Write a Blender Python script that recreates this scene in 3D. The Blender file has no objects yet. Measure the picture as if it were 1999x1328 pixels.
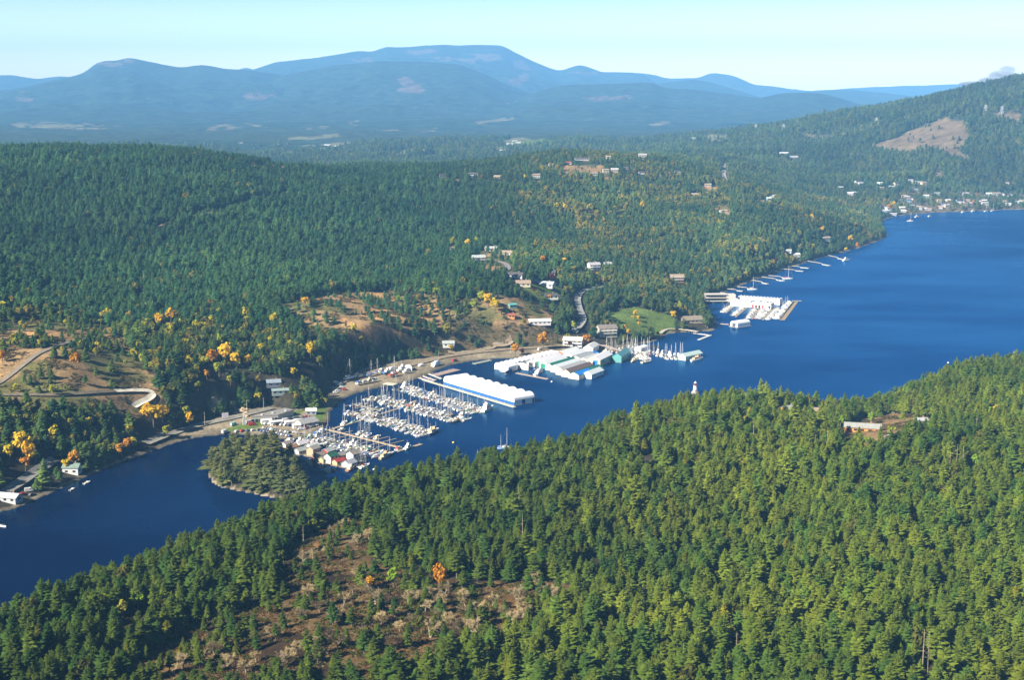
import bpy, math, random
import numpy as np
from mathutils import Vector
random.seed(7); RNG = np.random.default_rng(11)
C = bpy.context.scene.collection
SC = bpy.context.scene
# ------------------------------------------------------------------ camera
W_, H_ = 1999.0, 1328.0
F_ = 2746.0                      # focal length in photo pixels
CAM_H = 260.0
TH = math.atan((664 - 165) / F_)  # pitch: the horizon sits at row 165
cam_d = bpy.data.cameras.new('camera'); cam = bpy.data.objects.new('camera', cam_d); C.objects.link(cam)
cam_d.sensor_width = 36.0; cam_d.lens = 36.0 * F_ / W_
cam_d.clip_start = 5.0; cam_d.clip_end = 60000.0
cam.location = (0, 0, CAM_H); cam.rotation_euler = (math.pi/2 - TH, 0, 0)
SC.camera = cam
# ------------------------------------------------------------------ light
SUN_EL = math.radians(33.0)
SUN_AZ = math.radians(-127.0)      # compass angle of the sun seen from +Y, clockwise positive: left and slightly behind
sun_dir = Vector((math.sin(SUN_AZ)*math.cos(SUN_EL), math.cos(SUN_AZ)*math.cos(SUN_EL), math.sin(SUN_EL)))
world = bpy.data.worlds.new('World'); SC.world = world; world.use_nodes = True
wn = world.node_tree; wn.nodes.clear()
sky = wn.nodes.new('ShaderNodeTexSky'); sky.sky_type = 'NISHITA'; sky.sun_disc = False
sky.sun_elevation = SUN_EL; sky.sun_rotation = SUN_AZ
sky.altitude = 100; sky.air_density = 1.0; sky.dust_density = 1.0; sky.ozone_density = 2.0
bgn = wn.nodes.new('ShaderNodeBackground'); bgn.inputs['Strength'].default_value = 0.15
wo = wn.nodes.new('ShaderNodeOutputWorld')
tcw = wn.nodes.new('ShaderNodeTexCoord'); spw = wn.nodes.new('ShaderNodeSeparateXYZ'); crw = wn.nodes.new('ShaderNodeValToRGB'); mxw = wn.nodes.new('ShaderNodeMix')
mxw.data_type = 'RGBA'; mxw.blend_type = 'MULTIPLY'; mxw.inputs[0].default_value = 1.0
wn.links.new(tcw.outputs['Generated'], spw.inputs[0]); wn.links.new(spw.outputs['Z'], crw.inputs[0])
e = crw.color_ramp.elements                 # the pale autumn horizon, deeper blue overhead
e[0].position = 0.0; e[0].color = (1.85, 1.62, 1.3, 1); e[1].position = .03; e[1].color = (.92, .94, .88, 1)
for p_, c_ in ((.07, (.36, .44, .55, 1)), (.12, (.15, .21, .29, 1)), (.5, (.085, .115, .155, 1))):
    q_ = e.new(p_); q_.color = c_
wn.links.new(sky.outputs[0], mxw.inputs[6]); wn.links.new(crw.outputs[0], mxw.inputs[7])
wn.links.new(mxw.outputs[2], bgn.inputs['Color']); wn.links.new(bgn.outputs[0], wo.inputs['Surface'])
sl = bpy.data.lights.new('sun', 'SUN'); sl.energy = 5.0; sl.angle = math.radians(0.5); sl.color = (1.0, 0.94, 0.82)
so = bpy.data.objects.new('sun', sl); C.objects.link(so); so.rotation_euler = sun_dir.to_track_quat('Z', 'Y').to_euler()
so.location = (-800, -500, 900)
SC.view_settings.view_transform = 'Standard'; SC.view_settings.look = 'None'
SC.view_settings.exposure = 1.27; SC.view_settings.gamma = 1.0
SC.render.engine = 'CYCLES'
SC.cycles.max_bounces = 6; SC.cycles.diffuse_bounces = 2; SC.cycles.glossy_bounces = 2
SC.cycles.transmission_bounces = 2; SC.cycles.volume_bounces = 3; SC.cycles.transparent_max_bounces = 4
HAZE_DENSITY = 1/16500.0
# ------------------------------------------------------------------ projection helpers
ct, st = math.cos(TH), math.sin(TH)
def ray(px, py):
    u = (np.asarray(px, float) - 999.5) / F_; v = (664 - np.asarray(py, float)) / F_
    dy = ct + v*st
    return u/dy, (v*ct - st)/dy          # x per unit of Y, z per unit of Y
def at_z(px, py, z=0.0):
    a, b = ray(px, py); Y = (z - CAM_H) / b
    return float(a*Y), float(Y)
def at_Y(px, py, Y):
    a, b = ray(px, py); return float(a*Y), float(Y), float(CAM_H + b*Y)
def project(x, y, z):
    dz = z - CAM_H
    d = y*ct - dz*st; up = y*st + dz*ct
    return 999.5 + F_*x/d, 664 - F_*up/d
# ------------------------------------------------------------------ noise
def vnoise(x, y, seed=0):
    xi = np.floor(x).astype(np.int64); yi = np.floor(y).astype(np.int64)
    fx = x - xi; fy = y - yi
    fx = fx*fx*(3-2*fx); fy = fy*fy*(3-2*fy)
    def h(a, b):
        n = (a*374761393 + b*668265263 + seed*974634777) & 0xffffffff
        n = ((n ^ (n >> 13)) * 1274126177) & 0xffffffff
        return ((n ^ (n >> 16)) & 0xffffff) / float(0xffffff)
    return (h(xi, yi)*(1-fx)+h(xi+1, yi)*fx)*(1-fy) + (h(xi, yi+1)*(1-fx)+h(xi+1, yi+1)*fx)*fy
def fbm(x, y, o=4, seed=0):
    s = 0; a = .5
    for i in range(o):
        s = s + a*(vnoise(x, y, seed+i)-.5); x = x*2.03+17; y = y*2.03-9; a *= .5
    return s
def sstep(e0, e1, x):
    t = np.clip((x-e0)/(e1-e0), 0, 1); return t*t*(3-2*t)
def inpoly(px, py, poly):
    px = np.asarray(px); py = np.asarray(py); r = np.zeros(px.shape, bool)
    n = len(poly); j = n-1
    for i in range(n):
        xi, yi = poly[i]; xj, yj = poly[j]
        if yi != yj:
            c = ((yi > py) != (yj > py)) & (px < (xj-xi)*(py-yi)/(yj-yi)+xi)
            r ^= c
        j = i
    return r
def polydist(x, y, poly, closed=True):
    d = np.full(np.shape(x), 1e9); n = len(poly)
    for i in range(n if closed else n-1):
        ax, ay = poly[i]; bx, by = poly[(i+1) % n]
        ex, ey = bx-ax, by-ay; L = ex*ex+ey*ey+1e-9
        t = np.clip(((x-ax)*ex+(y-ay)*ey)/L, 0, 1)
        d = np.minimum(d, np.hypot(x-ax-t*ex, y-ay-t*ey))
    return d
def smooth_line(pts, n=4):
    out = []
    P = [np.array(p, float) for p in pts]
    for i in range(len(P)-1):
        p0 = P[max(i-1, 0)]; p1 = P[i]; p2 = P[i+1]; p3 = P[min(i+2, len(P)-1)]
        for k in range(n):
            t = k/n
            out.append(tuple(.5*((2*p1)+(p2-p0)*t+(2*p0-5*p1+4*p2-p3)*t*t+(3*p1-p0-3*p2+p3)*t**3)))
    out.append(tuple(P[-1])); return out
# ------------------------------------------------------------------ shorelines (plan view)
far_px = [(-420,1190),(-200,1085),(-60,1022),(0,1000),(30,993),(110,958),(200,918),(300,880),(370,857),(440,849),(510,852),(560,857),(600,852),(628,840),
 (642,822),(646,803),(660,786),(690,770),(740,757),(790,747),(835,732),(870,716),(915,706),(960,701),(1010,699),(1060,695),(1110,690),(1165,683),(1230,676),
 (1280,666),(1296,655),(1320,650),(1360,648),(1395,644),(1393,622),(1380,604),(1384,588),(1412,572),(1450,556),(1500,538),(1560,517),(1610,502),(1655,490),(1700,476),
 (1732,460),(1722,438),(1740,424),(1800,417),(1880,413),(1999,409),(2150,408),(2350,412),(2700,420)]
far_xy = smooth_line([at_z(*p) for p in far_px], 3)
near_cp = [(-420,490),(-250,545),(0,614),(340,716),(620,800),(930,872),(1150,958),(1350,1045),(1600,1068),(1740,1095),(1820,1160),(1999,1205),(2250,1290),(2700,1500)]
def az(px, Y): return float((px-999.5)/F_/0.965*Y)
near_xy = smooth_line([(az(p, Y), Y) for p, Y in near_cp], 3)
water_poly = far_xy + near_xy[::-1]
isl_px = [(404,928),(418,948),(455,958),(500,967),(545,977),(575,985),(604,978),(596,962),(588,945),(580,925),(555,908),(500,900),(450,902),(415,910)]
isl_xy = smooth_line([at_z(*p) for p in isl_px]+[at_z(*isl_px[0])], 3)[:-1]
rock_xy = [at_z(*p) for p in [(1268,676),(1280,681),(1292,683),(1290,678),(1276,674)]]
# ------------------------------------------------------------------ terrain heights: control points in (photo column, row, distance)
ctl = []
def c(px, py, Y, canopy=0):
    x, y, z = at_Y(px, py, Y); ctl.append((x, y, z-canopy))
def cz(px, Y, z): ctl.append((az(px, Y), Y, z))
for p in far_px[::2]:
    x, y = at_z(*p); ctl.append((x, y, 3.0))
for p in [(0,780,980,0),(100,700,1060,0),(0,640,1200,0),(0,600,1255,0),(150,740,1030,0),(340,720,1080,8),(500,640,1250,10),(560,600,1350,0),(900,600,1400,0),(980,590,1420,0),
  (760,690,1215,0),(640,720,1160,8),(0,285,2200,15),(300,290,2250,14),(430,305,2250,14),(560,331,2250,14),(640,325,2500,8),(800,320,2600,14),(1000,300,2700,14),(1100,288,2750,14),
  (1200,293,2750,14),(1320,316,2750,14),(1430,345,2750,12),(1550,388,2750,10),(1550,330,3600,6),(1000,440,1950,12),(960,500,1700,0),(1050,560,1500,0),(1300,560,1600,12),
  (1250,625,1480,0),(1130,600,1500,0),(1500,480,1950,12),(1600,430,2300,12),(1400,420,2200,12),(1300,390,2350,12),(920,342,2450,0),(700,420,1950,12),(400,420,1800,12),(150,420,1750,12),
  (100,550,1400,12),(500,540,1450,12),(800,540,1550,12),(-250,285,2100,15),(-250,600,1200,0),(-250,800,960,0),(300,700,1120,6),
  (1800,375,3150,0),(1999,345,3400,8),(1850,250,3900,0),(1999,160,4300,10),(1947,168,4320,10),(1895,175,4400,10),(1846,179,4450,10),(1755,201,4550,8),(1702,211,4650,8),(2250,110,4200,8),(2250,330,3400,0),
  (1600,232,4700,0),(1500,252,5000,0),(1400,270,5000,0),(1300,290,4800,0),(500,290,5500,0),(200,262,6500,0),(800,280,5500,0),(1000,272,5500,0),(1700,320,3700,0),(1600,282,4200,0),
  (1450,312,3800,0),(1350,306,4000,0),(1999,210,5600,30),(1800,225,5600,30),(2250,160,5600,30)]:
    c(*p)
for px in (-250,0,500,1000,1500,2000,2250):
    cz(px, 7200, 30); cz(px, 6300, 34 if px < 1400 else 60)
    cz(px, 3500, 40 if px < 1300 else 60) if px < 1300 else None
    cz(px, 250, 45)
for px in (0,500,1000,1500,2000): cz(px, 430, 47)
cz(-250,400,45); cz(1000,560,45); cz(1500,700,45); cz(1690,860,44); cz(1200,700,44); cz(2250,800,46); cz(2000,900,46); cz(400,520,44)
for px, Y in near_cp: cz(px, Y-25, 38 if px < 200 else 30 if px < 700 else 24 if 1550 < px < 1760 else 36 if 1780 < px < 1900 else 30)
cz(1820,1060,40); cz(1850,1000,40); cz(2000,1080,34); cz(1700,990,24); cz(1600,960,28); cz(0,540,46); cz(340,640,40)
ctl = np.array(ctl)
def _co(x, y): return np.stack([np.clip(x/y*2.0, -1.05, 1.05), np.log(y)], -1)
_P = _co(ctl[:,0], ctl[:,1])
def _phi(r2): return np.where(r2 > 1e-12, .5*r2*np.log(r2+1e-12), 0)
_n = len(ctl)
_A = np.zeros((_n+3, _n+3))
_A[:_n,:_n] = _phi(((_P[:,None]-_P[None])**2).sum(-1)) + np.eye(_n)*2e-4
_A[:_n,_n] = 1; _A[:_n,_n+1:] = _P; _A[_n,:_n] = 1; _A[_n+1:,:_n] = _P.T
_w = np.linalg.solve(_A, np.concatenate([ctl[:,2], np.zeros(3)]))
def base_h(x, y):
    x = np.asarray(x, float); y = np.asarray(y, float); sh = x.shape
    x = x.ravel(); y = np.maximum(y.ravel(), 200.0); out = np.zeros(x.size)
    for i in range(0, x.size, 40000):
        q = _co(x[i:i+40000], y[i:i+40000])
        r2 = (q[:,None,0]-_P[None,:,0])**2 + (q[:,None,1]-_P[None,:,1])**2
        out[i:i+40000] = _phi(r2)@_w[:_n] + _w[_n] + q@_w[_n+1:]
    return out.reshape(sh)
near_line = [(-3000, 300)] + near_xy + [(4000, 1900)]
def near_side(x, y):
    nx = [p[0] for p in near_line]; ny = [p[1] for p in near_line]
    return y < np.interp(x, nx, ny)
P_GRAVEL = [[(628,806),(640,775),(655,748),(700,722),(780,704),(860,694),(960,683),(1060,678),(1110,676),(1110,694),(1020,704),(940,712),(860,730),(800,755),(720,772),(660,800),(645,840)],
 [(335,845),(430,812),(520,790),(560,800),(640,795),(655,835),(625,852),(560,860),(440,851),(380,860)]]
P_LAWN = [[(1175,612),(1238,598),(1312,618),(1325,640),(1290,655),(1240,655),(1200,640)],[(618,797),(640,793),(652,818),(640,826),(612,822)],[(1020,562),(1090,545),(1100,585),(1060,590)],
 [(970,280),(1060,270),(1085,277),(1000,290)],[(438,838),(520,812),(600,798),(590,806),(500,836),(446,846)]]
FLAT = [[at_z(*p, 2.6) for p in q] for q in P_GRAVEL+[P_LAWN[1], P_LAWN[4]]]
def ground(x, y):
    x = np.asarray(x, float); y = np.asarray(y, float)
    b = np.clip(base_h(x, y), 1.0, 420)
    iw = inpoly(x, y, water_poly); d = polydist(x, y, water_poly)
    far = ~near_side(x, y)
    n = fbm(x/90, y/90, 4, 3)*np.clip(y/1000, .6, 4)*7 + np.where(y > 1200, 1, 0)*fbm(x/230, y/330, 4, 13)*sstep(1200, 2000, y)*26 + fbm(x/17, y/17, 3, 9)*2.0
    R = np.where(far, 55.0, 70.0)
    land = (b + n*sstep(10, 120, d)) * (0.0 + sstep(-8, R, d)) + 0.4 + np.minimum(d, 12)*.06
    land = np.maximum(land, .5)
    m = (y > 900) & (y < 1600) & (np.abs(x) < 420) & far
    if m.any():
        xm, ym = x[m], y[m]; lm = land[m]
        for q in FLAT:
            w = np.where(inpoly(xm, ym, q), 1.0, 1-sstep(0, 14, polydist(xm, ym, q))); lm = lm*(1-w)+np.minimum(1.0+d[m]*.07, 4.2)*w
        land = land.copy(); land[m] = lm
    z = np.where(iw, -np.minimum(d*.25, 5)-.3, land)
    ii = inpoly(x, y, isl_xy); di = polydist(x, y, isl_xy)
    z = np.where(ii, np.minimum(di*.33, 6.5)+.3+fbm(x/8, y/8, 2, 4)*.8, z)
    rr = inpoly(x, y, rock_xy)
    z = np.where(rr, .8, z)
    return z
_mc = {}
def hit(px, py, lo=300, hi=7000):
    k = (px, py)
    if k in _mc: return _mc[k]
    a, b = ray(px, py); Y = np.exp(np.linspace(math.log(lo), math.log(hi), 500))
    X = a*Y; Z = CAM_H + b*Y; g = np.maximum(ground(X, Y), 0.0)
    i = int(np.argmax(Z <= g)) if (Z <= g).any() else len(Y)-1
    i = max(i, 1)
    t0, t1 = Z[i-1]-g[i-1], Z[i]-g[i]; f = t0/(t0-t1+1e-9); y = Y[i-1]+(Y[i]-Y[i-1])*np.clip(f, 0, 1)
    r = (float(a*y), float(y), float(np.maximum(ground(np.array([a*y]), np.array([y])), 0)[0]))
    _mc[k] = r; return r
# ------------------------------------------------------------------ materials
def mat(name, col=(.5,.5,.5), rough=.8, spec=.3, metallic=0.0):
    m = bpy.data.materials.new(name); m.use_nodes = True; nt = m.node_tree
    b = nt.nodes['Principled BSDF']; b.inputs['Base Color'].default_value = (*col, 1); b.inputs['Roughness'].default_value = rough
    b.inputs['Specular IOR Level'].default_value = spec; b.inputs['Metallic'].default_value = metallic
    return m, nt, b
def node(nt, t, **kw):
    n = nt.nodes.new(t)
    for k, v in kw.items():
        if k in n.inputs: n.inputs[k].default_value = v
        else: setattr(n, k, v)
    return n
def mixc(nt, fac, a, b, mode='MIX'):
    n = nt.nodes.new('ShaderNodeMix'); n.data_type = 'RGBA'; n.blend_type = mode
    for s, v in ((0, fac), (6, a), (7, b)):
        if isinstance(v, bpy.types.NodeSocket): nt.links.new(v, n.inputs[s])
        else: n.inputs[s].default_value = v if s == 0 else (*v[:3], 1)
    return n.outputs[2]
def ramp(nt, src, p0, p1, v0=0.0, v1=1.0):
    n = nt.nodes.new('ShaderNodeMapRange'); n.inputs[1].default_value = p0; n.inputs[2].default_value = p1
    n.inputs[3].default_value = v0; n.inputs[4].default_value = v1; nt.links.new(src, n.inputs[0]); return n.outputs[0]
def noise(nt, scale, detail=4, coord=None, rough=.55):
    n = node(nt, 'ShaderNodeTexNoise', Scale=scale, Detail=detail, Roughness=rough)
    if coord is None: coord = nt.nodes.new('ShaderNodeNewGeometry').outputs['Position']
    nt.links.new(coord, n.inputs['Vector']); return n.outputs['Fac']
# paint: the colour of each object, with grime
def paint_mat(name, rough, spec, grime=.25, gscale=.7):
    m, nt, b = mat(name, rough=rough, spec=spec)
    oi = nt.nodes.new('ShaderNodeObjectInfo'); tc = nt.nodes.new('ShaderNodeTexCoord')
    n = noise(nt, gscale, 4, tc.outputs['Object'])
    g = ramp(nt, n, .35, .75, 1.0, 1.0-grime)
    comb = nt.nodes.new('ShaderNodeCombineColor')
    for i in range(3): nt.links.new(g, comb.inputs[i])
    nt.links.new(mixc(nt, 1.0, oi.outputs['Color'], comb.outputs[0], 'MULTIPLY'), b.inputs['Base Color'])
    return m
M_PAINT = paint_mat('paint', .55, .25, .18); M_GEL = paint_mat('gelcoat', .35, .4, .12, .35)
M_WOOD = paint_mat('weathered_wood', .85, .15, .4, .9); M_ROOF = paint_mat('roofing', .85, .15, .3, .5)
M_GLASS, _, _ = mat('window_glass', (.02,.03,.045), .12, .6)
M_CLOTH = paint_mat('canvas', .9, .1, .12)
M_METAL = paint_mat('painted_metal', .45, .5, .2)
# ------------------------------------------------------------------ mesh builder
class MB:
    def __init__(s): s.v = []; s.f = []; s.m = []
    def add(s, vs, fs, m=0):
        o = len(s.v); s.v += [tuple(map(float, p)) for p in vs]; s.f += [tuple(i+o for i in f) for f in fs]; s.m += [m]*len(fs); return s
    def box(s, x, y, z, sx, sy, sz, m=0, taper=1.0, yaw=0):
        a, b = sx/2, sy/2; ca, sa = math.cos(yaw), math.sin(yaw)
        pts = []
        for zz, t in ((z, 1), (z+sz, taper)):
            for p, q in ((-a,-b),(a,-b),(a,b),(-a,b)):
                p *= t; q *= t; pts.append((x+p*ca-q*sa, y+p*sa+q*ca, zz))
        return s.add(pts, [(3,2,1,0),(4,5,6,7),(0,1,5,4),(1,2,6,5),(2,3,7,6),(3,0,4,7)], m)
    def tube(s, p0, p1, r0, r1, n=6, m=0, caps=True):
        p0, p1 = Vector(p0), Vector(p1); d = (p1-p0).normalized()
        u = d.orthogonal().normalized(); w = d.cross(u)
        vs = []
        for p, r in ((p0, r0), (p1, r1)):
            for i in range(n):
                a = 2*math.pi*i/n; vs.append(p+u*(r*math.cos(a))+w*(r*math.sin(a)))
        fs = [(i, (i+1) % n, n+(i+1) % n, n+i) for i in range(n)]
        if caps: fs += [tuple(range(n-1, -1, -1)), tuple(range(n, 2*n))]
        return s.add(vs, fs, m)
    def loft(s, rings, m=0, close=True, caps=True):
        n = len(rings[0]); vs = [p for r in rings for p in r]; fs = []
        for k in range(len(rings)-1):
            for i in range(n if close else n-1):
                j = (i+1) % n; fs.append((k*n+i, k*n+j, (k+1)*n+j, (k+1)*n+i))
        if caps: fs += [tuple(range(n-1, -1, -1)), tuple(range((len(rings)-1)*n, len(rings)*n))]
        return s.add(vs, fs, m)
    def gable(s, x, y, z, L, Wd, rise, over=.4, th=.25, m=0):      # ridge along x
        a = L/2+over; b = Wd/2+over; dz = -over*rise/(Wd/2)
        for sg in (-1, 1):
            s.add([(x-a,y+sg*b,z+dz),(x+a,y+sg*b,z+dz),(x+a,y,z+rise),(x-a,y,z+rise),
                   (x-a,y+sg*b,z+dz+th),(x+a,y+sg*b,z+dz+th),(x+a,y,z+rise+th),(x-a,y,z+rise+th)],
                  [(3,2,1,0),(4,5,6,7),(0,1,5,4),(1,2,6,5),(2,3,7,6),(3,0,4,7)], m)
        return s
    def gwall(s, x, y, z, L, Wd, h, rise, m=0):                     # walls with gable ends, ridge along x
        a, b = L/2, Wd/2
        return s.add([(x-a,y-b,z),(x+a,y-b,z),(x+a,y+b,z),(x-a,y+b,z),(x-a,y-b,z+h),(x+a,y-b,z+h),(x+a,y+b,z+h),(x-a,y+b,z+h),(x-a,y,z+h+rise-.03),(x+a,y,z+h+rise-.03)],
              [(0,1,5,4),(2,3,7,6),(1,2,6,9,5),(3,0,4,8,7),(3,2,1,0)], m)
    def mesh(s, name, mats, smooth=False):
        me = bpy.data.meshes.new(name); me.from_pydata(s.v, [], s.f)
        for m in (mats if isinstance(mats, (list, tuple)) else [mats]): me.materials.append(m)
        if len(set(s.m)) > 1: me.polygons.foreach_set('material_index', s.m)
        if smooth: me.polygons.foreach_set('use_smooth', [True]*len(me.polygons))
        me.update(); return me
def link(name, me, parent=None, color=None, loc=None, rotz=None, scale=None, label=None):
    o = bpy.data.objects.new(name, me); C.objects.link(o)
    if parent is not None: o.parent = parent
    if color is not None: o.color = (*color, 1)
    if loc is not None: o.location = loc
    if rotz is not None: o.rotation_euler = (0, 0, rotz)
    if scale is not None: o.scale = scale if hasattr(scale, '__len__') else (scale,)*3
    if label: o['label'] = label
    return o
def tag(o, label=None, cat=None, group=None, kind=None):
    if label: o['label'] = label
    if cat: o['category'] = cat
    if group: o['group'] = group
    if kind: o['kind'] = kind
    return o
def thing(name, label, cat, loc=(0,0,0), rotz=0, group=None, scale=None):
    o = bpy.data.objects.new(name, None); C.objects.link(o); o.location = loc; o.rotation_euler = (0,0,rotz)
    o.empty_display_size = .5
    if scale is not None: o.scale = scale if hasattr(scale, '__len__') else (scale,)*3
    return tag(o, label, cat, group)
ORD = ['first','second','third','fourth','fifth','sixth','seventh','eighth','ninth','tenth','eleventh','twelfth','thirteenth','fourteenth','fifteenth','sixteenth','seventeenth','eighteenth','nineteenth','twentieth',
 'twenty-first','twenty-second','twenty-third','twenty-fourth','twenty-fifth','twenty-sixth','twenty-seventh','twenty-eighth','twenty-ninth','thirtieth','thirty-first','thirty-second','thirty-third','thirty-fourth','thirty-fifth','thirty-sixth','thirty-seventh','thirty-eighth','thirty-ninth','fortieth']
def jig(col, s=.06):
    k = 1+random.uniform(-s, s)*1.5
    return tuple(max(0.0, min(1.0, v*k*(1+random.uniform(-s, s)))) for v in col)
# ------------------------------------------------------------------ land cover, polygons in photo columns and rows of the bare ground
P_DRY = [[(-60,632),(60,622),(150,630),(215,640),(245,660),(262,700),(300,735),(315,770),(300,802),(255,815),(170,795),(90,800),(-60,800)],
 [(535,597),(650,573),(760,566),(840,578),(900,588),(935,573),(1000,580),(1060,596),(1085,615),(1060,645),(960,640),(870,640),(790,650),(720,655),(640,652),(570,630)],
 [(415,770),(470,790),(480,806),(430,818),(405,800)],[(690,640),(730,640),(735,668),(695,668)],
 [(930,490),(1000,500),(1000,530),(955,540),(930,520)],[(480,322),(655,318),(650,328),(480,330)]]
P_FIELD = [[(470,290),(560,283),(680,278),(690,285),(560,297),(470,300)],[(1365,268),(1390,262),(1418,264),(1420,275),(1380,279)],[(970,275),(1010,268),(1090,276),(1030,284)],[(700,298),(800,292),(810,298),(720,304)],
 [(30,243),(180,240),(185,247),(30,250)],[(560,268),(660,262),(665,268),(560,274)],[(820,303),(860,299),(860,305),(820,309)],[(880,290),(980,286),(985,292),(900,297)]]
P_CUT = [[(1685,285),(1750,268),(1790,252),(1832,231),(1885,233),(1892,272),(1872,292),(1905,318),(1880,316),(1810,288),(1770,300),(1735,295)],[(1735,332),(1760,338),(1765,350),(1740,342)],[(1560,260),(1640,268),(1640,273),(1560,266)],[(1925,219),(1990,222),(1990,233),(1930,230)],[(1820,340),(1835,325),(1845,345),(1832,362)]]
P_OAK = [[(250,1330),(260,1290),(350,1240),(420,1215),(540,1160),(560,1075),(640,1030),(700,1015),(740,1040),(720,1100),(850,1130),(960,1140),(1060,1130),(1125,1150),(1110,1200),(1010,1260),(900,1285),(790,1340),(500,1360),(330,1360)]]
P_YARD = [[(1628,838),(1680,818),(1745,808),(1835,820),(1835,842),(1770,852),(1750,880),(1690,890),(1640,880)]]
P_HILLTOP = [[(1095,325),(1180,322),(1185,345),(1100,348)],[(1140,308),(1180,308),(1185,316),(1140,316)],[(1370,366),(1402,362),(1405,376),(1375,378)],[(1470,392),(1510,390),(1505,405),(1475,404)],[(920,352),(960,353),(960,360),(925,358)],
 [(1405,318),(1420,318),(1421,345),(1408,345)],[(1120,350),(1140,352),(1150,372),(1135,370)],[(1385,400),(1420,398),(1430,425),(1400,430)],[(1180,345),(1200,348),(1195,360),(1182,358)],[(860,352),(900,350),(900,356),(862,358)]]
P_BRUSH = [[(870,620),(1060,640),(1100,660),(1075,690),(960,698),(880,706),(800,700),(860,660)]]
P_VILLAGE = [[(1720,412),(1726,388),(1770,368),(1830,372),(1900,375),(1999,378),(2100,380),(2100,412),(1900,416),(1790,420)],[(1760,345),(1815,350),(1830,365),(1775,372)]]
GREENS = {'near': (.050,.068,.016), 'far': (.022,.052,.030)}
# ------------------------------------------------------------------ terrain mesh: rows of growing distance
ROWS, COLS = 800, 560
Yr = np.exp(np.linspace(math.log(300), math.log(9400), ROWS)); As = np.linspace(-.62, .62, COLS)
GX = Yr[:,None]*As[None]; GY = np.repeat(Yr[:,None], COLS, 1)
GZ = ground(GX, GY)
gpx, gpy = project(GX, GY, GZ)
def cover(px, py, y, near):
    """0 forest floor, 1 dry grass, 2 gravel, 3 lawn, 4 field, 5 logged slope, 6 oak meadow, 7 house yard"""
    k = np.zeros(px.shape, int); far = ~near
    jx = px + 14*fbm(px/30, py/18, 3, 21); jy = py + 9*fbm(px/30, py/18, 3, 31)
    for ps, code, cond in ((P_DRY,1,far),(P_HILLTOP,1,far),(P_BRUSH,9,far),(P_VILLAGE,8,far),(P_FIELD,4,far&(y>3500)),(P_CUT,5,far&(y>3000)),(P_OAK,6,near),(P_YARD,7,near)):
        for p in ps: k[inpoly(jx, jy, p) & cond] = code
    for ps, code, cond in ((P_GRAVEL,2,far),(P_LAWN,3,far)):
        for p in ps: k[inpoly(px, py, p) & cond] = code
    return k
gnear = near_side(GX, GY)
gk = cover(gpx, gpy, GY, gnear)
pal = np.array([(.040,.034,.020),(.265,.172,.080),(.230,.185,.120),(.105,.150,.030),(.15,.145,.070),(.155,.112,.062),(.118,.076,.031),(.20,.125,.055),(.13,.105,.060),(.115,.088,.040)])
gc = pal[gk]
n1 = fbm(GX/14, GY/14, 4, 5)[...,None]; n2 = fbm(GX/45, GY/45, 4, 6)
gc = gc*(1+1.3*n1)
dry = (gk == 1) | (gk == 6) | (gk == 9)
gc = np.where((dry & (n2 > .06))[...,None], gc*np.array([.50,.70,.5]), gc)
gc = np.where((dry & (n2 < -.16))[...,None], gc*np.array([1.5,1.3,1.1]), gc)
gc = np.where(((gk == 6) & (n2 > .02))[...,None], np.array([.040,.024,.012])*(1+n1), gc)
gc = np.where(((gk == 0) & ~gnear & (GY > 2400))[...,None], np.array([.032,.048,.026])*(1+1.2*n1), gc)   # forest canopy far off
dsh = polydist(GX, GY, water_poly)
beach = (dsh < 3.5) & (GZ > 0); gc = np.where(beach[...,None], np.array([.17,.14,.095])*(1+1.2*n1), gc)
dis = polydist(GX, GY, isl_xy)
gc = np.where(((dis < 2.2) & (GZ > 0) & inpoly(GX, GY, water_poly))[...,None], np.array([.19,.15,.10])*(1+n1), gc)
gc = np.where((GZ < 0)[...,None], np.array([.02,.03,.03]), gc)
gc = np.clip(gc, .004, .8)
def grid_mesh(name, X, Y, Z, col, m):
    r, k = X.shape
    me = bpy.data.meshes.new(name); me.vertices.add(r*k)
    me.vertices.foreach_set('co', np.stack([X, Y, Z], -1).astype(np.float32).ravel())
    i = np.arange(r*k).reshape(r, k)
    q = np.stack([i[:-1,:-1], i[:-1,1:], i[1:,1:], i[1:,:-1]], -1).reshape(-1, 4)
    me.loops.add(q.size); me.loops.foreach_set('vertex_index', q.ravel().astype(np.int32))
    me.polygons.add(len(q)); me.polygons.foreach_set('loop_start', np.arange(0, q.size, 4, dtype=np.int32))
    me.polygons.foreach_set('use_smooth', np.ones(len(q), bool))
    a = me.color_attributes.new('cover', 'FLOAT_COLOR', 'POINT')
    a.data.foreach_set('color', np.concatenate([col.reshape(-1, 3), np.ones((r*k, 1))], 1).astype(np.float32).ravel())
    me.materials.append(m); me.update(); me.validate(); return me
m_ter, nt, b = mat('terrain_soil', rough=.95, spec=.1)
at = node(nt, 'ShaderNodeAttribute', attribute_name='cover')
g1 = ramp(nt, noise(nt, .35, 5), .3, .7, .62, 1.35); g2 = ramp(nt, noise(nt, 1.6, 3), .3, .7, .75, 1.25)
cc = nt.nodes.new('ShaderNodeCombineColor'); mm = node(nt, 'ShaderNodeMath', operation='MULTIPLY'); nt.links.new(g1, mm.inputs[0]); nt.links.new(g2, mm.inputs[1])
for i in range(3): nt.links.new(mm.outputs[0], cc.inputs[i])
nt.links.new(mixc(nt, 1.0, at.outputs['Color'], cc.outputs[0], 'MULTIPLY'), b.inputs['Base Color'])
tag(link('terrain', grid_mesh('terrain', GX, GY, GZ, gc, m_ter)), kind='structure')
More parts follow.
